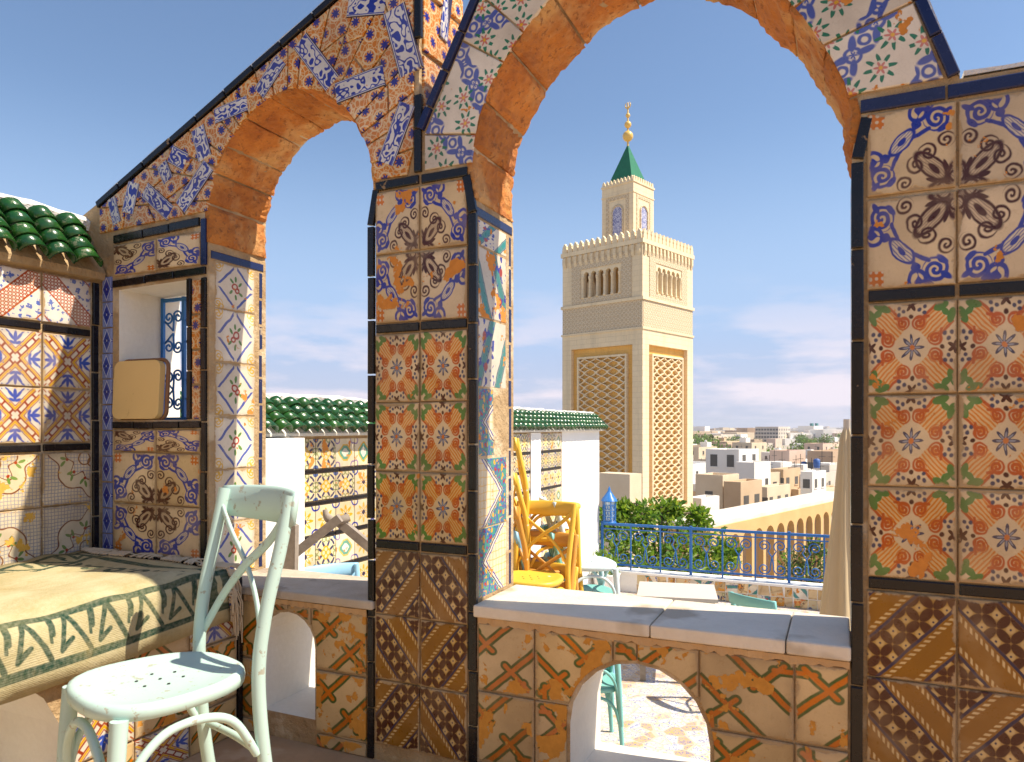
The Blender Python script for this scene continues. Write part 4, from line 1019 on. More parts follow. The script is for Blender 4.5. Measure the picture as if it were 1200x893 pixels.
# ------------------------------------------------------------------ chairs
def smooth_path(pts, n=6):
    """Catmull-Rom through the points"""
    P = [Vector(p) for p in pts]; P = [P[0]*2-P[1]]+P+[P[-1]*2-P[-2]]; out = []
    for i in range(1, len(P)-2):
        for k in range(n):
            t = k/n; a, b, c, d = P[i-1], P[i], P[i+1], P[i+2]
            out.append(.5*((2*b)+(c-a)*t+(2*a-5*b+4*c-d)*t*t+(3*b-a-3*c+d)*t**3))
    out.append(P[-2]); return out
def make_chair(name, paint_, label, group=None):
    m = MAT[paint_]; t = empty(name, (0, 0, 0), label=label, cat='chair', group=group)
    # seat: rounded, slightly dished, y = back
    out = []
    for i in range(40):
        a = 2*math.pi*i/40; ca, sa = math.cos(a), math.sin(a); k = 2.6
        rr = 1/((abs(ca)**k+abs(sa)**k)**(1/k)); x, y = rr*ca*.205, rr*sa*.198; x *= 1-.10*(y/.2); out.append((x, y))
    mb = MB(); rings = [(.90, .418), (.985, .424), (1., .440), (.985, .452), (.93, .457), (.86, .453), (.6, .4475), (.3, .4455)]
    vs = [(x*s, y*s, z) for s, z in rings for x, y in out]; n = 40
    mb.add(vs, [(i*n+k, i*n+(k+1) % n, (i+1)*n+(k+1) % n, (i+1)*n+k) for i in range(len(rings)-1) for k in range(n)]+[list(range(n-1, -1, -1)), list(range(7*n, 8*n))], True)
    st = mb.build('seat', m, t)
    mb = MB()
    for i in range(7):
        a = i*math.pi/3; p = (.055*math.cos(a), .055*math.sin(a)) if i < 6 else (0, 0)
        mb.lathe([(.004, .4462), (.0042, .4478)], (p[0], p[1], 0), 8)
    mb.build('seat_holes', MAT['dark_metal'], st, kind='stuff')
    for s in (-1, 1):
        mb = MB(); mb.tube(smooth_path([(s*.198, .235, 0), (s*.186, .195, .22), (s*.180, .178, .44), (s*.186, .195, .60), (s*.192, .232, .75), (s*.194, .262, .885)]), .018, 10); mb.build('back_post', m, t)
        mb = MB(); mb.tube([(s*.172, -.155, .43), (s*.176, -.165, .30), (s*.182, -.185, .0)], [.020, .019, .014], 10); mb.build('leg', m, t)
        mb = MB(); mb.tube(smooth_path([(s*.182, -.165, .20), (s*.183, -.13, .31), (s*.182, -.06, .375), (s*.181, .03, .385), (s*.181, .11, .355), (s*.184, .172, .26)]), .011, 8); mb.build('side_hoop', m, t)
        # crossing back slats, bowed backwards
        mb = MB(); mb.tube(smooth_path([(s*.180, .188, .495), (s*.10, .215, .605), (0, .232+.004*s, .690), (-s*.11, .245, .765), (-s*.198, .252, .845)]), .0125, 8, flat=.55); mb.build('cross_slat', m, t)
    mb = MB(); mb.tube(smooth_path([(-.170, -.165, .20), (-.13, -.175, .31), (-.06, -.178, .375), (0, -.178, .388), (.06, -.178, .375), (.13, -.175, .31), (.170, -.165, .20)]), .011, 8); mb.build('front_hoop', m, t)
    mb = MB(); mb.tube(smooth_path([(-.185, .20, .24), (0, .205, .245), (.185, .20, .24)]), .010, 8); mb.build('rear_stretcher', m, t)
    # top rail: broad curved board
    mb = MB(); vs = []; N = 16
    for i in range(N+1):
        f = i/N*2-1; x = f*.212; y = .268+.045*(1-f*f)-.004; hh = .046-.006*f*f
        for dy, dz in ((-.010, -hh), (-.011, 0), (-.010, hh*.85), (-.004, hh), (.004, hh), (.010, hh*.85), (.011, 0), (.010, -hh), (0, -hh-.003)): vs.append((x, y+dy+dz*.18, .852+dz))
    k = 9
    mb.add(vs, [(i*k+j, i*k+(j+1) % k, (i+1)*k+(j+1) % k, (i+1)*k+j) for i in range(N) for j in range(k)]+[list(range(k-1, -1, -1)), [N*k+j for j in range(k)]], True)
    mb.build('top_rail', m, t); return t
chair = make_chair('cafe_chair', 'aqua_paint', 'pale aqua cross back wooden chair standing beside the rug covered bench')
chair.location = (-1.505, -.668, 0); chair.rotation_euler = (0, 0, math.radians(-18)); chair.scale = (.90, .95, 1)

def put_chair(paint_, loc, deg, label, group=None):
    c = make_chair('cafe_chair', paint_, label, group); c.location = loc; c.rotation_euler = (0, 0, math.radians(deg)); return c
gs = 'chairs stacked on the lower terrace'
SA = deep(643, 600, 5.0); SC = deep(690, 600, 5.05); SD = deep(622, 600, 4.55)
for k, (pc, nm) in enumerate((('sky_paint', 'blue chair at the bottom of the tall stack'), ('teal_paint', 'teal chair second from the bottom of the tall stack'), ('amber_paint', 'amber chair third from the bottom of the tall stack'), ('sky_paint', 'light blue chair halfway up the tall yellow topped stack'), ('amber_paint', 'amber brown chair third from the top of the tall stack'), ('yellow_paint', 'yellow chair just under the topmost one of the tall stack'), ('yellow_paint', 'bright yellow chair on top of the tall stack'))):
    c_ = put_chair(pc, (SA.x+R.uniform(-.035, .035), SA.y+R.uniform(-.035, .035), FZ+.205*k), math.degrees(TH)+100+R.uniform(-14, 14), nm, gs)
    if k > 2: c_.rotation_euler[0] = R.uniform(-.05, .05); c_.rotation_euler[1] = R.uniform(-.06, .06)
for k, (pc, nm) in enumerate((('teal_paint', 'teal chair at the bottom of the short stack by the white wall end'), ('teal_paint', 'teal chair second in the short stack by the white wall end'), ('sky_paint', 'blue chair third in the short stack by the white wall end'), ('teal_paint', 'teal chair under the pale topmost chair of the short stack'), ('pale_paint', 'pale blue chair on top of the short stack'))):
    put_chair(pc, (SC.x+R.uniform(-.02, .02), SC.y+R.uniform(-.02, .02), FZ+.205*k), math.degrees(TH)+96+R.uniform(-8, 8), nm, gs)
for k, (pc, nm) in enumerate((('amber_paint', 'amber chair at the bottom of the stack half hidden by the jamb'), ('yellow_paint', 'yellow chair second in the stack half hidden by the jamb'), ('yellow_paint', 'yellow chair third in the stack half hidden by the jamb'), ('amber_paint', 'amber chair fourth in the stack half hidden by the jamb'), ('yellow_paint', 'yellow chair on top of the stack half hidden by the jamb'))):
    put_chair(pc, (SD.x+R.uniform(-.02, .02), SD.y+R.uniform(-.02, .02), FZ+.205*k), math.degrees(TH)-30+R.uniform(-8, 8), nm, gs)
SL = deep(405, 660, 4.25)
put_chair('sky_paint', (SL.x, SL.y, FZ), 70, 'light blue chair under another beyond the left arch', gs)
put_chair('sky_paint', (SL.x, SL.y, FZ+.458), 62, 'light blue chair stacked on another beyond the left arch', gs)
c0 = on_z(905, 695, FZ+.88)
put_chair('teal_paint', (c0.x, c0.y, FZ), 150, 'teal chair standing alone near the blue railing')
# low table
tb = empty('terrace_table', tuple(on_z(793, 692, FZ+.74).xy)+(FZ,), math.radians(12), label='pale square topped table on the lower terrace', cat='table')
mb = MB(); mb.box((-.34, -.30, .715), (.34, .30, .745)); o = mb.build('table_top', MAT['cream_table'], tb)
for sx in (-1, 1):
    for sy in (-1, 1): mb = MB(); mb.box((sx*.29-.025, sy*.25-.025, 0), (sx*.29+.025, sy*.25+.025, .714)); mb.build('leg', MAT['old_wood'], tb)
mb = MB(); mb.box((-.262, -.262, .64), (.262, -.242, .712)); mb.box((-.262, .242, .64), (.262, .262, .712)); mb.build('apron', MAT['old_wood'], tb)

# weathered trestle by the left arch
tp = deep(392, 610, 3.75)
tr = empty('timber_frame', (tp.x, tp.y, FZ), TH, label='weathered grey timber frame with sloping arms standing beyond the left arch', cat='frame')
hz = tp.z-FZ
def beam(p, q, w, d, name):
    p, q = Vector(p), Vector(q); t = (q-p); L = t.length; M_ = Matrix.Translation(p) @ t.to_track_quat('Z', 'Y').to_matrix().to_4x4()
    mb = MB(); mb.box((-w/2, -d/2, 0), (w/2, d/2, L), M_); mb.build(name, MAT['old_wood'], tr)
beam((.03, 0, hz+.015), (-.285, .0, hz-.235), .055, .045, 'arm'); beam((.0, .05, hz+.0), (.30, .05, hz-.25), .055, .045, 'arm')
beam((-.265, .002, hz-.225), (-.275, .002, 0), .055, .05, 'leg'); beam((.285, .05, hz-.24), (.29, .05, 0), .055, .05, 'leg')
mb = MB(); mb.tube(smooth_path([(-.055, .02, hz+.055), (-.045, .02, hz+.02), (-.02, .03, hz-.005), (.03, .03, hz+.0), (.06, .05, hz+.01)]), [.012+.012*min(1, i/8) for i in range(25)], 8); mb.build('finial', MAT['old_wood'], tr)
pl = deep(331, 640, 3.6)
pk = empty('leaning_plank', (pl.x, pl.y, FZ), math.radians(20), label='dark weathered plank upright at the left edge of the left arch', cat='plank')
mb = MB(); mb.prism([(-.05, 0), (.05, 0), (.075, 1.72), (-.005, 1.76)], 1, -.025, .025); mb.build('board', MAT['old_wood'], pk)

# ------------------------------------------------------------------ outer wall beyond the arcade, with green roof tiles
OU = -2.985
ow = empty('garden_wall', (OU, 4, FZ), absolute=True, label='long outer terrace wall with tile panel, white end and green glazed roof tiles', cat='wall')
boxy('masonry', (OU-.28, .30, FZ-.2), (OU-.006, 7.62, 1.06), MAT['bright_white'], ow)
boxy('mortar_bed', (OU-.02, 1.48, FZ), (OU-.002, 6.14, 1.0), MAT['mortar'], ow)
OW = facing_u(OU-.001)
rows = [(.795, .985, ('navy_foliage', 'mint_medallion')), (.595, .765, ('navy_foliage', 'navy_foliage')), (.385, .565, ('sunflower', 'sunflower')), (.165, .355, ('navy_foliage', 'mint_medallion')), (-.03, .135, ('sunflower', 'blue_vine')), (-.26, -.06, ('navy_foliage', 'sunflower')), (-.48, -.29, ('mint_medallion', 'sunflower'))]
for z0, z1, ms in rows:
    for i in range(23): tile(OW, 1.50+i*.2, z0, 1.70+i*.2, z1, ms[(i//2) % 2] if R.random() < .85 else 'sunflower', ow, rot=R.randint(0, 3))
    strip(OW, (1.50, z0-.015), (6.1, z0-.015), .022, 'border', ow, L=.4)
strip(OW, (1.49, FZ+.5), (1.49, 1.0), .03, 'border', ow, L=.3)
roof(ow, -2.90, -3.09, 1.030, 1.210, .32, 7.66, 62, 4)
mb = MB(); mb.prism([(OU-.005, 1.0), (-2.935, 1.003), (-2.935, 1.02), (-3.10, 1.19), (-3.27, 1.17), (-3.27, 1.0)], 1, .31, 7.64); mb.build('eave', MAT['whitewash'], ow)
mb = MB(); N = 90; vs = []
for i in range(N+1):
    y = .31+7.34*i/N; dz = R.uniform(-.010, .012)
    vs += [(-3.085+R.uniform(-.008, .008), y, 1.20), (-3.075+R.uniform(-.01, .01), y, 1.245+dz), (-3.12, y, 1.262+dz), (-3.25, y, 1.262+dz), (-3.27, y, 1.17)]
mb.add(vs, [(i*5+j, i*5+j+1, i*5+j+6, i*5+j+5) for i in range(N) for j in range(4)]+[(0, 1, 2, 3, 4), (N*5+4, N*5+3, N*5+2, N*5+1, N*5)]); mb.build('coping', MAT['coping_white'], ow)
mb = MB(); mb.box((OU-.003, .32, FZ), (OU+.14, 1.44, .995)); mb.build('white_buttress', MAT['bright_white'], ow)
mb = MB(); mb.box((OU-.004, 5.15, FZ), (OU+.02, 5.42, .995)); mb.build('white_pilaster', MAT['bright_white'], ow)

# ------------------------------------------------------------------ railing on its mosaic parapet
RY = 7.66
pw = empty('parapet_wall', (0, RY, FZ), absolute=True, label='low parapet faced with broken tile under the blue railing', cat='wall')
boxy('masonry', (-2.98, RY-.10, FZ-.25), (4.5, RY+.12, -.905), MAT['bright_white'], pw)
boxy('coping', (-2.98, RY-.13, -.904), (4.5, RY+.14, -.872), MAT['bright_white'], pw, .006)
PF = Frame((0, RY-.1, 0), (1, 0, 0), (0, -1, 0))
x = -2.45
while x < 3.8:
    w_ = R.uniform(.09, .17)
    for z0, z1 in ((FZ+.002, FZ+.115), (FZ+.118, -.908)):
        shard(PF, [(x, z0), (x+w_, z0), (x+w_+R.uniform(-.02, .02), z1), (x+R.uniform(-.01, .01), z1)], R.choice(['navy_foliage', 'blue_vine', 'orange_flower', 'teal_chevron', 'strapwork']), pw, ang=R.uniform(0, 6))
    x += w_+.004
rail = empty('balcony_railing', (-2.96, RY, -.872), label='long blue wrought iron railing with scrolls at the terrace edge', cat='railing')
RL = 7.2; RH = .615
for nm, z, hh in (('top_rail', RH-.012, .016), ('bottom_rail', .06, .012), ('upper_rail', RH-.075, .007)):
    mb = MB(); mb.box((0, -.018 if nm == 'top_rail' else -.010, z-hh), (RL, .018 if nm == 'top_rail' else .010, z+hh)); mb.build(nm, MAT['blue_iron'], rail)
bay = .40; nb = int(RL/bay)
pmb = MB(); pmb.box((-.009, -.009, 0), (.009, .009, RH-.02)); pme = pmb.mesh(MAT['blue_iron'])
pm2 = MB(); pm2.box((-.016, -.016, -.004), (.016, .016, RH+.02)); pme2 = pm2.mesh(MAT['blue_iron'])
sc_me = []
for top in (1, 0):
    for s in (-1, 1):
        mb = MB(); cz = .44 if top else .155; c_ = (s*.095, cz)
        pts = scroll2(c_, .012, .078, 0.3 if s > 0 else math.pi-.3, (1.6 if top else -1.6)*s, 30)
        e = pts[-1]; pts += [(e[0]*.55, (e[1]+.30)/2), (0, .30)]
        mb.tube([(p[0], 0, p[1]) for p in pts], .0075, 6); sc_me.append(mb.mesh(MAT['blue_iron']))
for i in range(nb+1):
    link('post' if i % 3 == 0 else 'baluster', pme2 if i % 3 == 0 else pme, rail, (i*bay, 0, 0))
    if i < nb:
        for me in sc_me: link('scroll', me, rail, (i*bay+bay/2, 0, 0))
# blue lantern standing at the railing's end
lt = empty('blue_lantern', (on_y(714, 608, RY).x, RY, -.872+RH+.001), label='blue pierced metal lantern at the end of the railing by the white wall', cat='lantern')
hexr = [(math.cos(math.pi/3*i), math.sin(math.pi/3*i)) for i in range(6)]
mb = MB(); mb.lathe([(.10, 0), (.10, .02), (.085, .03)], n=6); mb.build('base', MAT['blue_iron'], lt)
for (a, b) in hexr: mb = MB(); mb.tube([(a*.085, b*.085, .025), (a*.09, b*.09, .30)], .008, 6); mb.build('corner_bar', MAT['blue_iron'], lt)
mb = MB(); mb.lathe([(.072, .03), (.074, .29)], n=6); mb.build('glass', MAT['pale_paint'], lt)
mb = MB()
for i in range(6):
    a, b = hexr[i], hexr[(i+1) % 6]
    for z0 in (.06, .14, .22):
        for f in (.3, .7):
            c_ = ((a[0]*(1-f)+b[0]*f)*.088, (a[1]*(1-f)+b[1]*f)*.088, z0); mb.tube([(c_[0]+.02*math.cos(q)*(b[0]-a[0]), c_[1]+.02*math.cos(q)*(b[1]-a[1]), c_[2]+.03*math.sin(q)) for q in [k*math.pi/5 for k in range(10)]], .005, 5, closed=True)
mb.build('tracery', MAT['blue_iron'], lt)
mb = MB(); mb.lathe([(.118, .30), (.10, .335), (.05, .40), (.022, .44), (.02, .46), (.004, .50)], n=6); mb.build('roof', MAT['blue_iron'], lt)
# folded parasol at the right jamb
pp = deep(993, 700, 3.9)
ps = empty('folded_parasol', (pp.x, pp.y, FZ), label='folded beige canvas parasol close behind the right pillar', cat='parasol')
mb = MB(); mb.tube([(0, 0, .02), (0, 0, 2.25)], .02, 10); mb.build('pole', MAT['cream_table'], ps)
mb = MB(); mb.lathe([(.24, 0), (.24, .05), (.05, .09), (.035, .25)], n=20); mb.build('base', MAT['dark_metal'], ps)
mb = MB(); vs = []; N = 48; prof_ = [(.06, .80), (.135, .84), (.14, 1.0), (.125, 1.15), (.115, 1.25), (.10, 1.4), (.075, 1.65), (.05, 1.95), (.035, 2.15), (.012, 2.22)]
for r_, z in prof_:
    for k in range(N): a = 2*math.pi*k/N; rr = r_*(1+.16*math.sin(8*a+z*2)); vs.append((rr*math.cos(a), rr*math.sin(a), z))
mb.add(vs, [(i*N+k, i*N+(k+1) % N, (i+1)*N+(k+1) % N, (i+1)*N+k) for i in range(len(prof_)-1) for k in range(N)], True); mb.build('canopy', MAT['canvas'], ps)

# ------------------------------------------------------------------ plants
def foliage(parent, clumps, per, size, mats, seed):
    r = random.Random(seed); mb = MB()
    for (c, rad) in clumps:
        for _ in range(per):
            d = Vector((r.gauss(0, 1), r.gauss(0, 1), r.gauss(0, 1))); d.normalize(); p = Vector(c)+d*(rad*(r.random()**.45))
            L = size*r.uniform(.7, 1.3); ax = (d*.5+Vector((r.uniform(-1, 1), r.uniform(-1, 1), r.uniform(-.4, 1)))).normalized(); sd = ax.cross(Vector((r.uniform(-1, 1), r.uniform(-1, 1), r.uniform(-1, 1)))).normalized(); up = ax.cross(sd)
            w_ = L*.24; mb.cur = 0 if r.random() < .6 else 1
            mb.add([p, p+ax*(L*.5)+sd*w_+up*(w_*.5), p+ax*L, p+ax*(L*.5)-sd*w_+up*(w_*.5), p+ax*(L*.5)], [(0, 1, 4), (1, 2, 4), (2, 3, 4), (3, 0, 4)])
    return mb.build('crown', mats, parent)
def tree(name, label, base, clumps, per, size, mats, seed, group=None):
    t = empty(name, base, label=label, cat='tree', group=group); r = random.Random(seed)
    top = Vector(clumps[0][0]); mb = MB(); mb.tube(smooth_path([(0, 0, 0), (.05, .03, top.z*.5), (top.x*.6, top.y*.6, top.z*.9)]), [.09-.05*i/12 for i in range(13)], 8); mb.build('trunk', MAT['bark'], t)
    mb = MB()
    for c, rad in clumps: mb.tube(smooth_path([(0.03, .02, min(top.z*.6, c[2]-.3)), ((c[0])*.5, c[1]*.5, c[2]-.25*rad), c], 4), [.03-.022*i/8 for i in range(9)], 5)
    mb.build('limbs', MAT['bark'], t)
    foliage(t, clumps, per, size, mats, seed); return t
def around(px, py, Z): p = deep(px, py, Z); return p
def clumps_at(lst, base): return [(tuple(deep(x, y, Z)-Vector(base)), rad) for x, y, Z, rad in lst]
b1 = deep(775, 700, 11.0); b1 = Vector((b1.x, b1.y, -4.2))
tree('orange_tree', 'leafy green orange tree filling the view through the railing', b1, clumps_at([(770, 640, 11., .55), (735, 620, 10.9, .38), (752, 605, 11., .22), (715, 645, 10.7, .34), (800, 625, 11.2, .42), (775, 600, 11.2, .20), (830, 640, 11.2, .36), (740, 665, 10.6, .42), (800, 668, 10.8, .40), (835, 672, 10.9, .28), (818, 607, 11.3, .16), (712, 612, 10.9, .20), (760, 660, 10.8, .45), (852, 650, 11.2, .2), (790, 598, 11.2, .13), (728, 598, 11., .12)], b1), 210, .115, [MAT['leaf'], MAT['leaf_young']], 21)
b2 = deep(945, 720, 11.5); b2 = Vector((b2.x, b2.y, -4.4))
tree('olive_bush', 'dry olive coloured bush behind the right end of the railing', b2, clumps_at([(945, 668, 11.5, .32), (928, 660, 11.6, .25), (962, 660, 11.6, .28), (975, 680, 11.4, .3), (935, 685, 11.4, .3), (955, 640, 11.6, .15)], b2), 200, .075, [MAT['olive_leaf'], MAT['leaf']], 23)
b3 = deep(722, 690, 10.0); b3 = Vector((b3.x, RY-.34, FZ))
pt_ = empty('potted_plant', b3, label='white pot with a small green plant in the corner by the railing', cat='plant')
mb = MB(); mb.lathe([(.12, 0), (.16, .12), (.18, .26), (.19, .28), (.165, .28), (.15, .24)], n=20); mb.build('pot', MAT['bright_white'], pt_)
foliage(pt_, [((-.05, 0, .40), .14), ((.06, .0, .36), .10)], 90, .09, [MAT['leaf'], MAT['leaf_young']], 9)

# ------------------------------------------------------------------ the minaret
def stone_mat(name, c1, c2, bw, bh, mort, off=(0, 0, 0)):
    m = material(name); P = coords('Object'); x, y, z = sep(P); h = mx(ab(x), ab(y)); 
    n = noise(P, .5, 5, .6); f = noise(P, 5., 4, .6); row = M('FLOOR', z/bh); q = fr((x+y)/bw+row*.5); rz_ = fr(z/bh)
    j = mx(mk(mn(q, 1.-q)*bw, .015, .012), mk(mn(rz_, 1.-rz_)*bh, .015, .012))
    cell = noise(vec(M('FLOOR', (x+y)/bw+row*.5)*3.1, row*5.3), 1., 0)
    c = mix(c1, M('MULTIPLY_ADD', n, 2., -.5, clamp=True), c2); c = mix(c, M('MULTIPLY_ADD', cell, 2., -.7, clamp=True)*.4, tuple(v*.82 for v in c1)); c = mix(c, M('MULTIPLY_ADD', f, 2., -.8, clamp=True)*.3, tuple(v*.7 for v in c1)); c = mix(c, j*.45, mort); st_ = noise(V('MULTIPLY', P, (1.6, 1.6, .10)), 1.3, 5, .65); c = mix(c, M('MULTIPLY_ADD', st_, 3.2, -1.55, clamp=True)*.5, tuple(v*.55 for v in c1))
    output(c, .9, bump=M('MULTIPLY_ADD', j, -1., f*.4), bstr=.4, bdist=.03); MAT[name] = m
stone_mat('pale_stone', (.84, .69, .46), (.78, .62, .39), 1.0, .42, (.55, .42, .26))
stone_mat('ochre_stone', (.82, .50, .14), (.70, .38, .08), .8, .38, (.50, .28, .1))
def carved_mat():
    m = material('carved_stone'); P = coords('Object'); x, y, z = sep(P); s = x+y; k = 2.6
    a = ab(fr(s*k)-.5); b = ab(fr(z*k)-.5); d = mn(ab(a+b-.5), ab(M('SQRT', a*a+b*b)-.3)); l = mk(d, .07, .05)
    n = noise(P, 2., 4); c = mix((.56, .43, .27), l, (.80, .67, .48)); c = mix(c, n*.3, (.55, .42, .26)); output(c, .9, bump=l, bstr=.9, bdist=.06); MAT['carved_stone'] = m
carved_mat()
def lantern_tile():
    m = material('lantern_tile'); P = coords('Object'); c = mix((.50, .50, .62), mk(ab(noise(P, 5., 2)-.5), .05, .03), (.16, .17, .36)); output(c, .4); MAT['lantern_tile'] = m
lantern_tile()
def roof_green():
    m = material('roof_green'); P = coords('Object'); x, y, z = sep(P); l = mk(ab(fr((mx(ab(x), ab(y)) - z*2.0)*1.0 + mn(ab(x), ab(y))*4.)-.5), .12, .05)
    c = mix((.010, .15, .06), l*.7, (.015, .08, .04)); c = mix(c, M('MULTIPLY_ADD', noise(P, 3., 3), 2., -.6, clamp=True)*.4, (.03, .25, .10)); output(c, .4); MAT['roof_green'] = m
roof_green()
AM = math.radians(42.5); Z0 = 57.0; W = .141*Z0; H = W/2
mc = ground_xy((753-600)/850*Z0+H*(-math.cos(AM)+math.sin(AM)), Z0+H*(math.sin(AM)+math.cos(AM)))
mrz = TH-AM
mi = empty('minaret', (mc.x, mc.y, -17), mrz, label='tall square stone minaret with lattice panels, battlements and green pyramid roof', cat='tower')
g = 17.0     # everything below is in metres over the eye's world zero; g lifts it to the tower's base
def mbuild(mb, name, mat, rot=0, parent=None): return mb.build(name, MAT[mat], parent or mi, (0, 0, g), (0, 0, rot))
ZB, ZC, ZT = 8.77, 11.25, 15.55
mb = MB(); mb.box((-H+.36, -H+.36, -g), (H-.36, H-.36, ZB)); mbuild(mb, 'shaft', 'ochre_stone')
faces = [0, math.pi/2, math.pi, -math.pi/2]
for fi, rot in enumerate(faces):
    # frame of pale stone round the ochre panel
    mb = MB(); pl_, pr_, pt, pb = -H+.95, H-.95, 7.62, -5.6
    e = .0 if fi % 2 == 0 else .359
    mb.box((-H+e, -H, -g), (pl_, -H+.358, ZB)); mb.box((pr_, -H, -g), (H-e, -H+.358, ZB)); mb.box((pl_, -H+.001, pt), (pr_, -H+.358, ZB)); mb.box((pl_, -H+.001, -g), (pr_, -H+.358, pb)); mbuild(mb, 'stone_facing', 'pale_stone', rot)
    # net of interlaced strands
    mb = MB(); lx, z0, z1 = 2.32, -5.0, 6.75; p = lx*2/4; per = 1.24
    for ph in (0, 1):
        for k in range(-1, 6):
            pts = []; n = int((z1-z0)/(per/8))
            for i in range(n+1):
                z = z0+(z1-z0)*i/n; t = ((z-z0)/per+ph*.5) % 1; tri = abs(t*2-1); sgn = tri**1.5 if tri > .0 else 0
                x = -lx+p*(k+.5*(1-2*(.5-.5*math.cos(2*math.pi*t))*1.0)*(1 if k % 1 == 0 else 1))
                pts.append((max(-lx, min(lx, x)), z))
            for (xa, za), (xb, zb) in zip(pts[:-1], pts[1:]):
                if abs(xa) >= lx-1e-6 and abs(xb) >= lx-1e-6: continue
                w_ = .075; yo = -H+.08+ph*.004
                mb.add([(xa-w_, yo, za), (xa+w_, yo, za), (xb+w_, yo, zb), (xb-w_, yo, zb), (xa-w_, -H+.37, za), (xa+w_, -H+.37, za), (xb+w_, -H+.37, zb), (xb-w_, -H+.37, zb)], [(0, 1, 2, 3), (0, 3, 7, 4), (1, 5, 6, 2)])
    mbuild(mb, 'lattice', 'pale_stone', rot)
    mb = MB()
    for a, b, c_, d in ((-lx-.16, lx+.16, z1, z1+.16), (-lx-.16, lx+.16, z0-.16, z0), (-lx-.16, -lx, z0, z1), (lx, lx+.16, z0, z1)): mb.box((a, -H+.04, c_), (b, -H+.37, d))
    mbuild(mb, 'lattice_frame', 'pale_stone', rot)
    # belvedere face with five arched openings
    hl = []
    for k in range(5):
        c_ = (k-2)*.74; hl.append(round_hole(c_-.26, c_+.26, 11.85, 14.0, 8))
    loops = [[(-H+(.02 if fi % 2 == 0 else .42), ZC+.1), (H-(.02 if fi % 2 == 0 else .42), ZC+.1), (H-(.02 if fi % 2 == 0 else .42), ZT), (-H+(.02 if fi % 2 == 0 else .42), ZT)]]+hl
    ob = slab_with_holes('belvedere_wall', loops[0], loops[1:], -H+.02, -H+.42, [MAT['pale_stone']], mi, [0]*6); ob.location = (0, 0, g); ob.rotation_euler = (0, 0, rot)
    # carved panel round the openings, columns between them
    mb = MB(); 
    for a, b, c_, d in ((-3.0, 3.0, 14.25, 15.1), (-3.0, -2.05, 11.75, 14.25), (2.05, 3.0, 11.75, 14.25), (-3.0, 3.0, 11.38, 11.75)): mb.box((a, -H-.03, c_), (b, -H+.015, d))
    mbuild(mb, 'carved_panel', 'carved_stone', rot)
    for k in range(6):
        mb = MB(); mb.lathe([(.13, 0), (.13, .1), (.085, .16), (.08, 1.45), (.13, 1.6), (.13, 1.75)], ((k-2.5)*.74, -H+.0, 11.85), 8); mbuild(mb, 'column', 'pale_stone', rot)
    # carved band and ledges
    mb = MB(); mb.box((-H+.02+(.0 if fi % 2 == 0 else .1), -H+.0, ZB+.15), (H-.02-(.0 if fi % 2 == 0 else .1), -H+.1, ZC-.15)); mbuild(mb, 'carved_band', 'carved_stone', rot)
mb = MB(); mb.box((-H-.08, -H-.08, ZB), (H+.08, H+.08, ZB+.16)); mb.box((-H+.1, -H+.1, ZB+.16), (H-.1, H-.1, ZC-.15)); mb.box((-H-.10, -H-.10, ZC-.15), (H+.10, H+.10, ZC+.1)); mbuild(mb, 'ledge', 'pale_stone')
mb = MB(); mb.box((-H-.1, -H-.1, ZT), (H+.1, H+.1, ZT+.35)); mbuild(mb, 'roof_slab', 'pale_stone')
mb = MB(); mb.box((-1.9, -1.9, ZC+.1), (1.9, 1.9, ZT)); mbuild(mb, 'inner_core', 'ochre_stone')
def merlon_mesh(w_, h_, d):
    mb = MB(); mb.prism([(-w_/2, 0), (w_/2, 0), (w_/2, h_*.35), (w_*.36, h_*.55), (w_*.40, h_*.68), (w_*.2, h_*.85), (0, h_), (-w_*.2, h_*.85), (-w_*.40, h_*.68), (-w_*.36, h_*.55), (-w_/2, h_*.35)], 1, -d/2, d/2); return mb.mesh(MAT['pale_stone'])
mm = merlon_mesh(.46, .82, .26); cb = MB(); cb.prism([(0, 0), (-.14, -.12), (-.14, -.62), (-.03, -.95), (0, -.95)], 0, -.13, .13); cbm = cb.mesh(MAT['pale_stone'])
mm2 = merlon_mesh(.26, .42, .15)
def rotv(p, a): return (p[0]*math.cos(a)-p[1]*math.sin(a), p[0]*math.sin(a)+p[1]*math.cos(a), p[2])
WL = 3.18; HL = WL/2; ZL = 21.55
for rot in faces:
    for k in range(14):
        x = -H+.3+(W-.6)*k/13
        link('merlon', mm, mi, rotv((x, -H+.05, g+ZT+.35), rot), (0, 0, rot)); link('corbel', cbm, mi, rotv((x, -H+.0, g+ZT+.02), rot), (0, 0, rot))
    for k in range(9):
        x = -HL+.17+(WL-.34)*k/8; link('small_merlon', mm2, mi, rotv((x, -HL+.06, g+ZL+.12), rot), (0, 0, rot))
mb = MB(); mb.box((-HL, -HL, ZT+.3), (HL, HL, ZL)); mb.box((-HL-.07, -HL-.07, ZL-.02), (HL+.07, HL+.07, ZL+.12)); mb.box((-HL-.05, -HL-.05, ZL-.9), (HL+.05, HL+.05, ZL-.8)); mbuild(mb, 'turret', 'pale_stone')
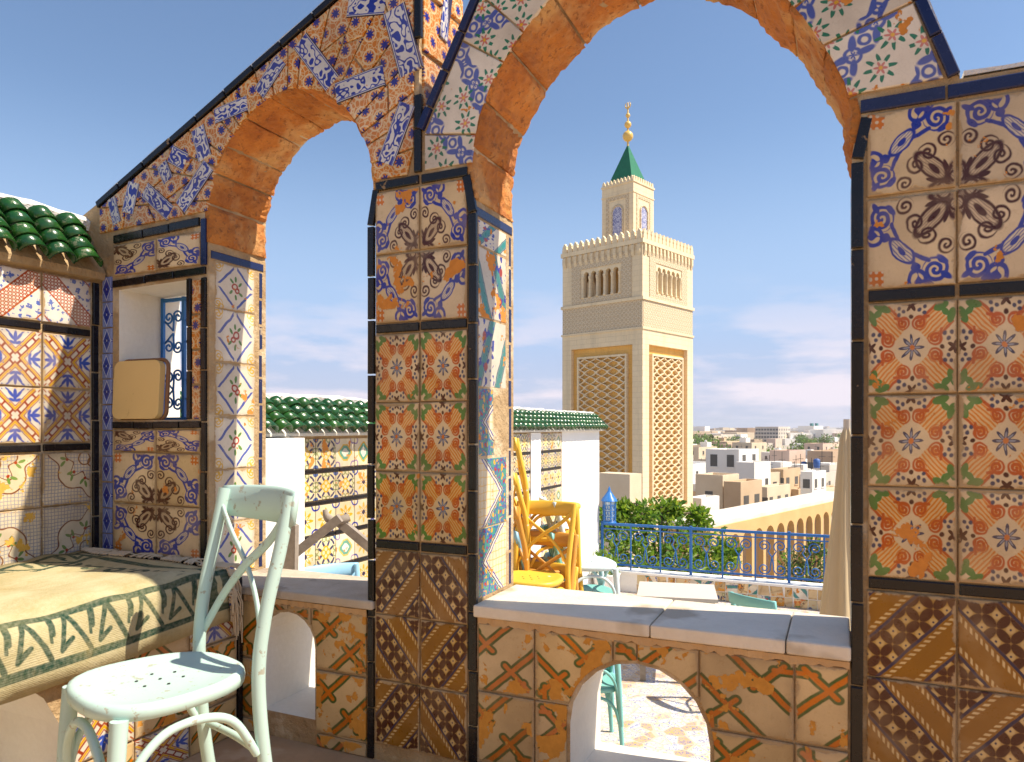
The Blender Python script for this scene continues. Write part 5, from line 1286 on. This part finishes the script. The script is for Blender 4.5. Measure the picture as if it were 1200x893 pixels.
for rot in faces:
    hole_ = round_hole(-.55, .55, ZT+1.0, ZL-1.75, 10)
    mb = MB(); mb.prism(hole_, 1, -HL-.02, -HL+.1); mbuild(mb, 'blind_window', 'lantern_tile', rot)
    mb = MB(); mb.tube([(p[0], -HL-.03, p[1]) for p in hole_], .09, 6); mbuild(mb, 'window_surround', 'carved_stone', rot)
    mb = MB(); 
    for a, b, c_, d in ((-1.15, 1.15, ZL-1.25, ZL-.98), (-1.15, -.85, ZT+.9, ZL-1.25), (.85, 1.15, ZT+.9, ZL-1.25)): mb.box((a, -HL-.04, c_), (b, -HL+.02, d))
    mbuild(mb, 'carved_frame', 'carved_stone', rot)
mb = MB(); r_ = 1.28; zb, za = ZL+.12, 25.5
mb.add([(-r_, -r_, zb), (r_, -r_, zb), (r_, r_, zb), (-r_, r_, zb), (0, 0, za)], [(0, 1, 4), (1, 2, 4), (2, 3, 4), (3, 0, 4), (3, 2, 1, 0)]); rf = mbuild(mb, 'pyramid_roof', 'roof_green')
def ball(c, r): return [(max(.01, r*math.sin(math.pi*i/10)), c-r*math.cos(math.pi*i/10)) for i in range(11)]
mb = MB(); mb.lathe([(.09, 25.3), (.06, 29.0), (.02, 29.1)], n=10); mbuild(mb, 'finial_rod', 'gold')
for c_, r_ in ((26.15, .46), (27.15, .30), (27.95, .20)): mb = MB(); mb.lathe(ball(c_, r_), n=18); mbuild(mb, 'finial_ball', 'gold')
mb = MB(); pts = [(0.26*math.cos(a), 0, 28.85+.26*math.sin(a)) for a in [math.radians(120+300*i/14) for i in range(15)]]; mb.tube(pts, [.02+.05*math.sin(math.pi*i/14) for i in range(15)], 6); mbuild(mb, 'crescent', 'gold')

# ------------------------------------------------------------------ the mosque's gallery and the town
wall_mat('roof_lime', (.74, .69, .61), .35)
gb = on_z(825, 612, -6.0)
gal = empty('courtyard_gallery', (gb.x, gb.y, -17), mrz, label='long ochre gallery with round arches and flat white roof beside the minaret', cat='building')
GL = 34; ah = []
n_a = 15
for k in range(n_a): ah.append(round_hole(1.0+k*2.2, 2.7+k*2.2, 3.0, 9.75, 8))
o = slab_with_holes('arcade_front', [(0, 0), (GL, 0), (GL, 10.6), (0, 10.6)], ah, -.5, 0, [MAT['gallery_stone']], gal, [0]*(n_a+1)); o.rotation_euler = (0, 0, math.pi/2)
for k in range(n_a):
    c_ = 1.85+k*2.2; mb = MB(); mb.tube([(.02, c_+1.02*math.cos(a), 8.9+1.02*math.sin(a)) for a in [math.pi*i/10 for i in range(11)]], .09, 5); mb.build('arch_moulding', MAT['town_cream'], gal)
mb = MB(); mb.box((-3.4, -.2, 10.6), (.35, GL, 10.9)); mb.build('flat_roof', MAT['roof_lime'], gal)
mb = MB(); mb.box((-3.4, 0, 0), (-3.0, GL, 10.6)); mb.build('rear_wall', MAT['town_tan'], gal)
mb = MB(); mb.box((-.02, -.16, 10.25), (.25, GL-.1, 10.59)); mb.build('cornice', MAT['gallery_stone'], gal)
mb = MB(); mb.box((.4, GL-1.2, 0), (3.2, GL+4, 11.6)); mb.build('end_block', MAT['gallery_stone'], gal)

def make_house(name, xl, xc, xr, yt, Z, mat, label, a=42.5, win=None, group=None, parapet=True, cat='house', zb=-17, side_mat=None, shut=None):
    """a flat roofed house whose nearest corner stands at xc; surveyed from the terrace"""
    a = math.radians(a); x0, l, r = (xc-600)/850, (xl-600)/850, (xr-600)/850
    wl = max(1.5, (x0-l)*Z/(math.cos(a)+l*math.sin(a))); wr = max(1.5, (r-x0)*Z/max(.12, math.sin(a)-r*math.cos(a))); wr = min(wr, 60)
    p = ground_xy(x0*Z, Z); top = 1.06+(500-yt)/850*Z; h = top-zb
    t = empty(name, (p.x, p.y, zb), TH-a, label=label, cat=cat, group=group)
    mb = MB(); mb.box((-wl, 0, 0), (0, wr, h-.5 if parapet else h))
    if parapet:
        for lo, hi in (((-wl, 0, h-.5), (0, .25, h)), ((-wl, wr-.25, h-.5), (0, wr, h)), ((-wl, .25, h-.5), (-wl+.25, wr-.25, h)), ((-.25, .25, h-.5), (0, wr-.25, h))): mb.box(lo, hi)
    mb.build('wall', MAT[mat], t)
    if win:
        rows_, cl, cr, ww, wh, sp, drop = win
        for j in range(rows_):
            z = h-drop-j*sp
            if z-wh < .5: break
            for i in range(cl):
                x = -wl*(i+.5)/cl; m = MB(); m.box((x-ww/2, -.03, z-wh), (x+ww/2, .06, z)); o = m.build('window', MAT[shut or 'glass_dark'], t)
                m = MB(); m.box((x-ww/2-.12, -.10, z-wh-.14), (x+ww/2+.12, .02, z-wh-.004)); m.build('sill', MAT[mat], o)
            for i in range(cr):
                y = wr*(i+.5)/cr; m = MB(); m.box((-.06, y-ww/2, z-wh), (.03, y+ww/2, z)); o = m.build('window', MAT[shut or 'glass_dark'], t)
                m = MB(); m.box((-.02, y-ww/2-.12, z-wh-.14), (.10, y+ww/2+.12, z-wh-.004)); m.build('sill', MAT[mat], o)
    return t
H_ = make_house
H_('town_house', 827, 866, 889, 527, 95, 'town_white', 'white cube house with two tall windows standing right of the minaret', win=(2, 2, 2, 1.0, 1.6, 4.0, .7))
H_('town_house', 862, 884, 903, 542, 92, 'town_white', 'lower white house adjoining the white cube house', win=(1, 0, 2, .9, 1.3, 3., 2.2))
H_('town_house', 815, 847, 866, 557, 78, 'town_cream', 'weathered cream house below the white cube house', win=(1, 1, 1, .9, 1.5, 3, 1.8))
H_('town_house', 848, 868, 893, 565, 76, 'town_tan', 'tan house with a pale patch right of the weathered cream house', win=(1, 0, 2, 1.2, 1.0, 3, 1.5))
H_('town_house', 812, 822, 843, 584, 66, 'town_white', 'small white roof hut low beside the minaret base', win=None)
H_('town_house', 700, 738, 744, 556, 50, 'town_cream', 'plain sandy block in front of the minaret base', win=None, parapet=False)
H_('town_house', 902, 925, 944, 528, 130, 'town_pink', 'pinkish two storey house with small square windows in mid distance', win=(2, 3, 2, 1.0, 1.0, 3.2, 2.2))
H_('town_house', 946, 976, 1010, 529, 125, 'town_brown', 'wide brown house with small windows near the right pillar', win=(2, 4, 3, 1.0, 1.1, 3.2, 2.0))
H_('town_house', 902, 918, 938, 550, 100, 'town_tan', 'low tan house with flat terrace in front of the pinkish house', win=(1, 2, 2, 1.1, 1.1, 3, 1.2))
H_('town_house', 938, 952, 968, 553, 96, 'town_white', 'small white house among the brown roofs on the right', win=(1, 1, 2, .9, 1.2, 3, 1.0))
H_('town_house', 885, 899, 926, 571, 84, 'town_cream', 'cream roof terrace house behind the gallery roof', win=(1, 2, 3, .9, 1.1, 3, 1.2))
H_('town_house', 955, 972, 1000, 545, 110, 'town_grey', 'grey house beside the right pillar below the brown house', win=(1, 2, 2, 1., 1.1, 3, 1.0))
H_('apartment_block', 885, 912, 926, 500, 700, 'town_grey', 'large greyish apartment block rising over the distant city', win=(5, 8, 5, 2.2, 1.8, 3.6, 2.), cat='building')
H_('apartment_block', 829, 845, 863, 509, 620, 'town_grey', 'long pale grey apartment block on the skyline nearest the minaret', win=(4, 6, 6, 1.8, 1.6, 3.4, 2.), cat='building')
H_('apartment_block', 862, 868, 876, 509, 560, 'town_white', 'white apartment block on the skyline beside the grey ones', win=(4, 3, 3, 1.6, 1.5, 3.2, 2.), cat='building')
for i, (a_, b_, c_) in enumerate(((949, 951.5, 953.5), (955, 957.2, 959))):
    H_('office_tower', a_, b_, c_, 496, 900, 'teal_glass', ('left', 'right')[i]+' one of the twin teal glass towers on the skyline', cat='tower', parapet=False)
rr = random.Random(31); mats_ = ['town_white', 'town_white', 'town_white', 'town_cream', 'town_cream', 'town_tan', 'town_grey', 'town_pink', 'town_brown']
tone_ = {'town_white': 'white', 'town_cream': 'cream', 'town_tan': 'tan', 'town_grey': 'grey', 'town_pink': 'pinkish', 'town_brown': 'brown'}
def roof_hut(t, mat):
    w_ = t.children[0]; xs_ = [c[0] for c in w_.bound_box]; ys_ = [c[1] for c in w_.bound_box]; z_ = max(c[2] for c in w_.bound_box); x_ = rr.uniform(min(xs_)+1.2, -1.2); y_ = rr.uniform(1.2, max(ys_)-1.2); q = rr.uniform(.9, 1.5)
    m = MB(); m.box((x_-q, y_-q, z_-.52), (x_+q, y_+q, z_+rr.uniform(1.0, 2.0))); m.build('roof_hut', MAT[mat], t)
def roof_things(t):
    w_ = t.children[0]; xs_ = [c[0] for c in w_.bound_box]; ys_ = [c[1] for c in w_.bound_box]; z_ = max(c[2] for c in w_.bound_box)
    for k in range(rr.randint(1, 3)):
        x_ = rr.uniform(min(xs_)+.6, -.6); y_ = rr.uniform(.6, max(ys_)-.6); q = rr.random()
        if q < .4: m = MB(); m.tube([(x_, y_, z_-.6), (x_, y_, z_+rr.uniform(1.2, 2.4))], .04, 5); m.tube([(x_-.5, y_, z_+1.0), (x_+.5, y_, z_+1.0)], .03, 4); m.build('aerial', MAT['dark_metal'], t)
        elif q < .7: m = MB(); m.lathe([(.45, z_-.52), (.5, z_+.1), (.5, z_+.7), (.2, z_+.85)], (x_, y_, 0), 10); m.build('water_tank', MAT[rr.choice(['town_white', 'teal_glass', 'shutter_blue'])], t)
        else: m = MB(); m.lathe([(.04, 0), (.3, .06), (.5, .2), (.49, .22), (.28, .1), (.03, .05)], (0, 0, 0), 12); m.build('satellite_dish', MAT['town_white'], t, (x_, y_, z_+.2), (1.1, 0, rr.uniform(0, 6)))
n_near = 0
for i in range(270):
    Z = 105*math.exp(rr.random()**.9*1.95) if i < 200 else rr.uniform(98, 190); xc = rr.uniform(600, 1060) if i < 200 else rr.uniform(822, 985); w_ = (rr.uniform(6, 14) if i < 200 else rr.uniform(3.5, 8))/Z*850; h_ = rr.uniform(5, 12)
    if Z < 190 and 815 < xc < 985: h_ = min(h_, 17.5-46*Z/850-rr.uniform(0, 3))
    if h_ < 2.5: continue
    yt = 500+850*(1.06-(h_-17))/Z; mt = rr.choice(mats_)
    t = H_('town_house', xc-w_*.6, xc, xc+w_*.45, yt, Z, mt, 'small flat roofed %s house in the crowded city beyond the gallery' % tone_[mt], a=rr.uniform(30, 58), win=((2, 2, 2, .9, 1.2, 3.0, 1.3) if Z < 420 else None), group='%s city houses' % tone_[mt], parapet=Z < 300)
    if rr.random() < .5 and Z < 450: roof_hut(t, rr.choice(['town_white', mt]))
    if Z < 260: roof_things(t)
mb = MB(); fm = ['town_white', 'town_cream', 'town_tan', 'town_grey', 'town_pink', 'town_brown']
for i in range(2600):
    Z = 700*math.exp(rr.random()*1.9); X_ = (rr.uniform(520, 1130)-600)/850*Z; p = ground_xy(X_, Z); h_ = rr.uniform(5, 13)+(rr.uniform(2, 7) if rr.random() < .06 else 0); w1, w2 = rr.uniform(5, 13), rr.uniform(5, 13)
    mb.cur = rr.choice((0, 0, 0, 1, 1, 2, 3, 4, 5)); mb.box((-w1, -w2, -17), (w1, w2, -17+h_), Matrix.Translation((p.x, p.y, 0)) @ Matrix.Rotation(rr.uniform(0, 1.5), 4, 'Z'))
mb.build('distant_city', [MAT[k] for k in fm], label='hazy mass of pale flat roofed houses along the horizon', cat='city', kind='stuff')
# trees among the far roofs
def far_tree(p, s, label, seed):
    t = empty('city_tree', p, label=label, cat='tree', group='city trees'); r = random.Random(seed)
    mb = MB(); mb.tube([(0, 0, 0), (0, 0, s*.6)], [s*.05, s*.03], 6); mb.build('trunk', MAT['bark'], t)
    cl = [((r.uniform(-.3, .3)*s, r.uniform(-.3, .3)*s, s*r.uniform(.5, .95)), s*r.uniform(.2, .34)) for _ in range(7)]
    foliage(t, cl, 50, s*.13, [MAT['leaf'], MAT['olive_leaf']], seed)
for i in range(20):
    Z = rr.uniform(260, 640); x = rr.uniform(815, 990); p = ground_xy((x-600)/850*Z, Z); far_tree((p.x, p.y, -17), rr.uniform(8, 12.5), 'dark green tree among the distant flat roofs', i)

# ------------------------------------------------------------------ the air over the town
hzm = bpy.data.materials.new('haze_air'); hzm.use_nodes = True; G = hzm.node_tree; G.nodes.clear()
pv = G.nodes.new('ShaderNodeVolumePrincipled'); pv.inputs['Color'].default_value = (.86, .90, 1, 1); pv.inputs['Density'].default_value = .00015; pv.inputs['Anisotropy'].default_value = .2
ho = G.nodes.new('ShaderNodeOutputMaterial'); G.links.new(pv.outputs[0], ho.inputs['Volume'])
mb = MB(); mb.box((-7100, -7100, -18), (7100, 7100, 34)); mb.build('haze', hzm, kind='stuff')
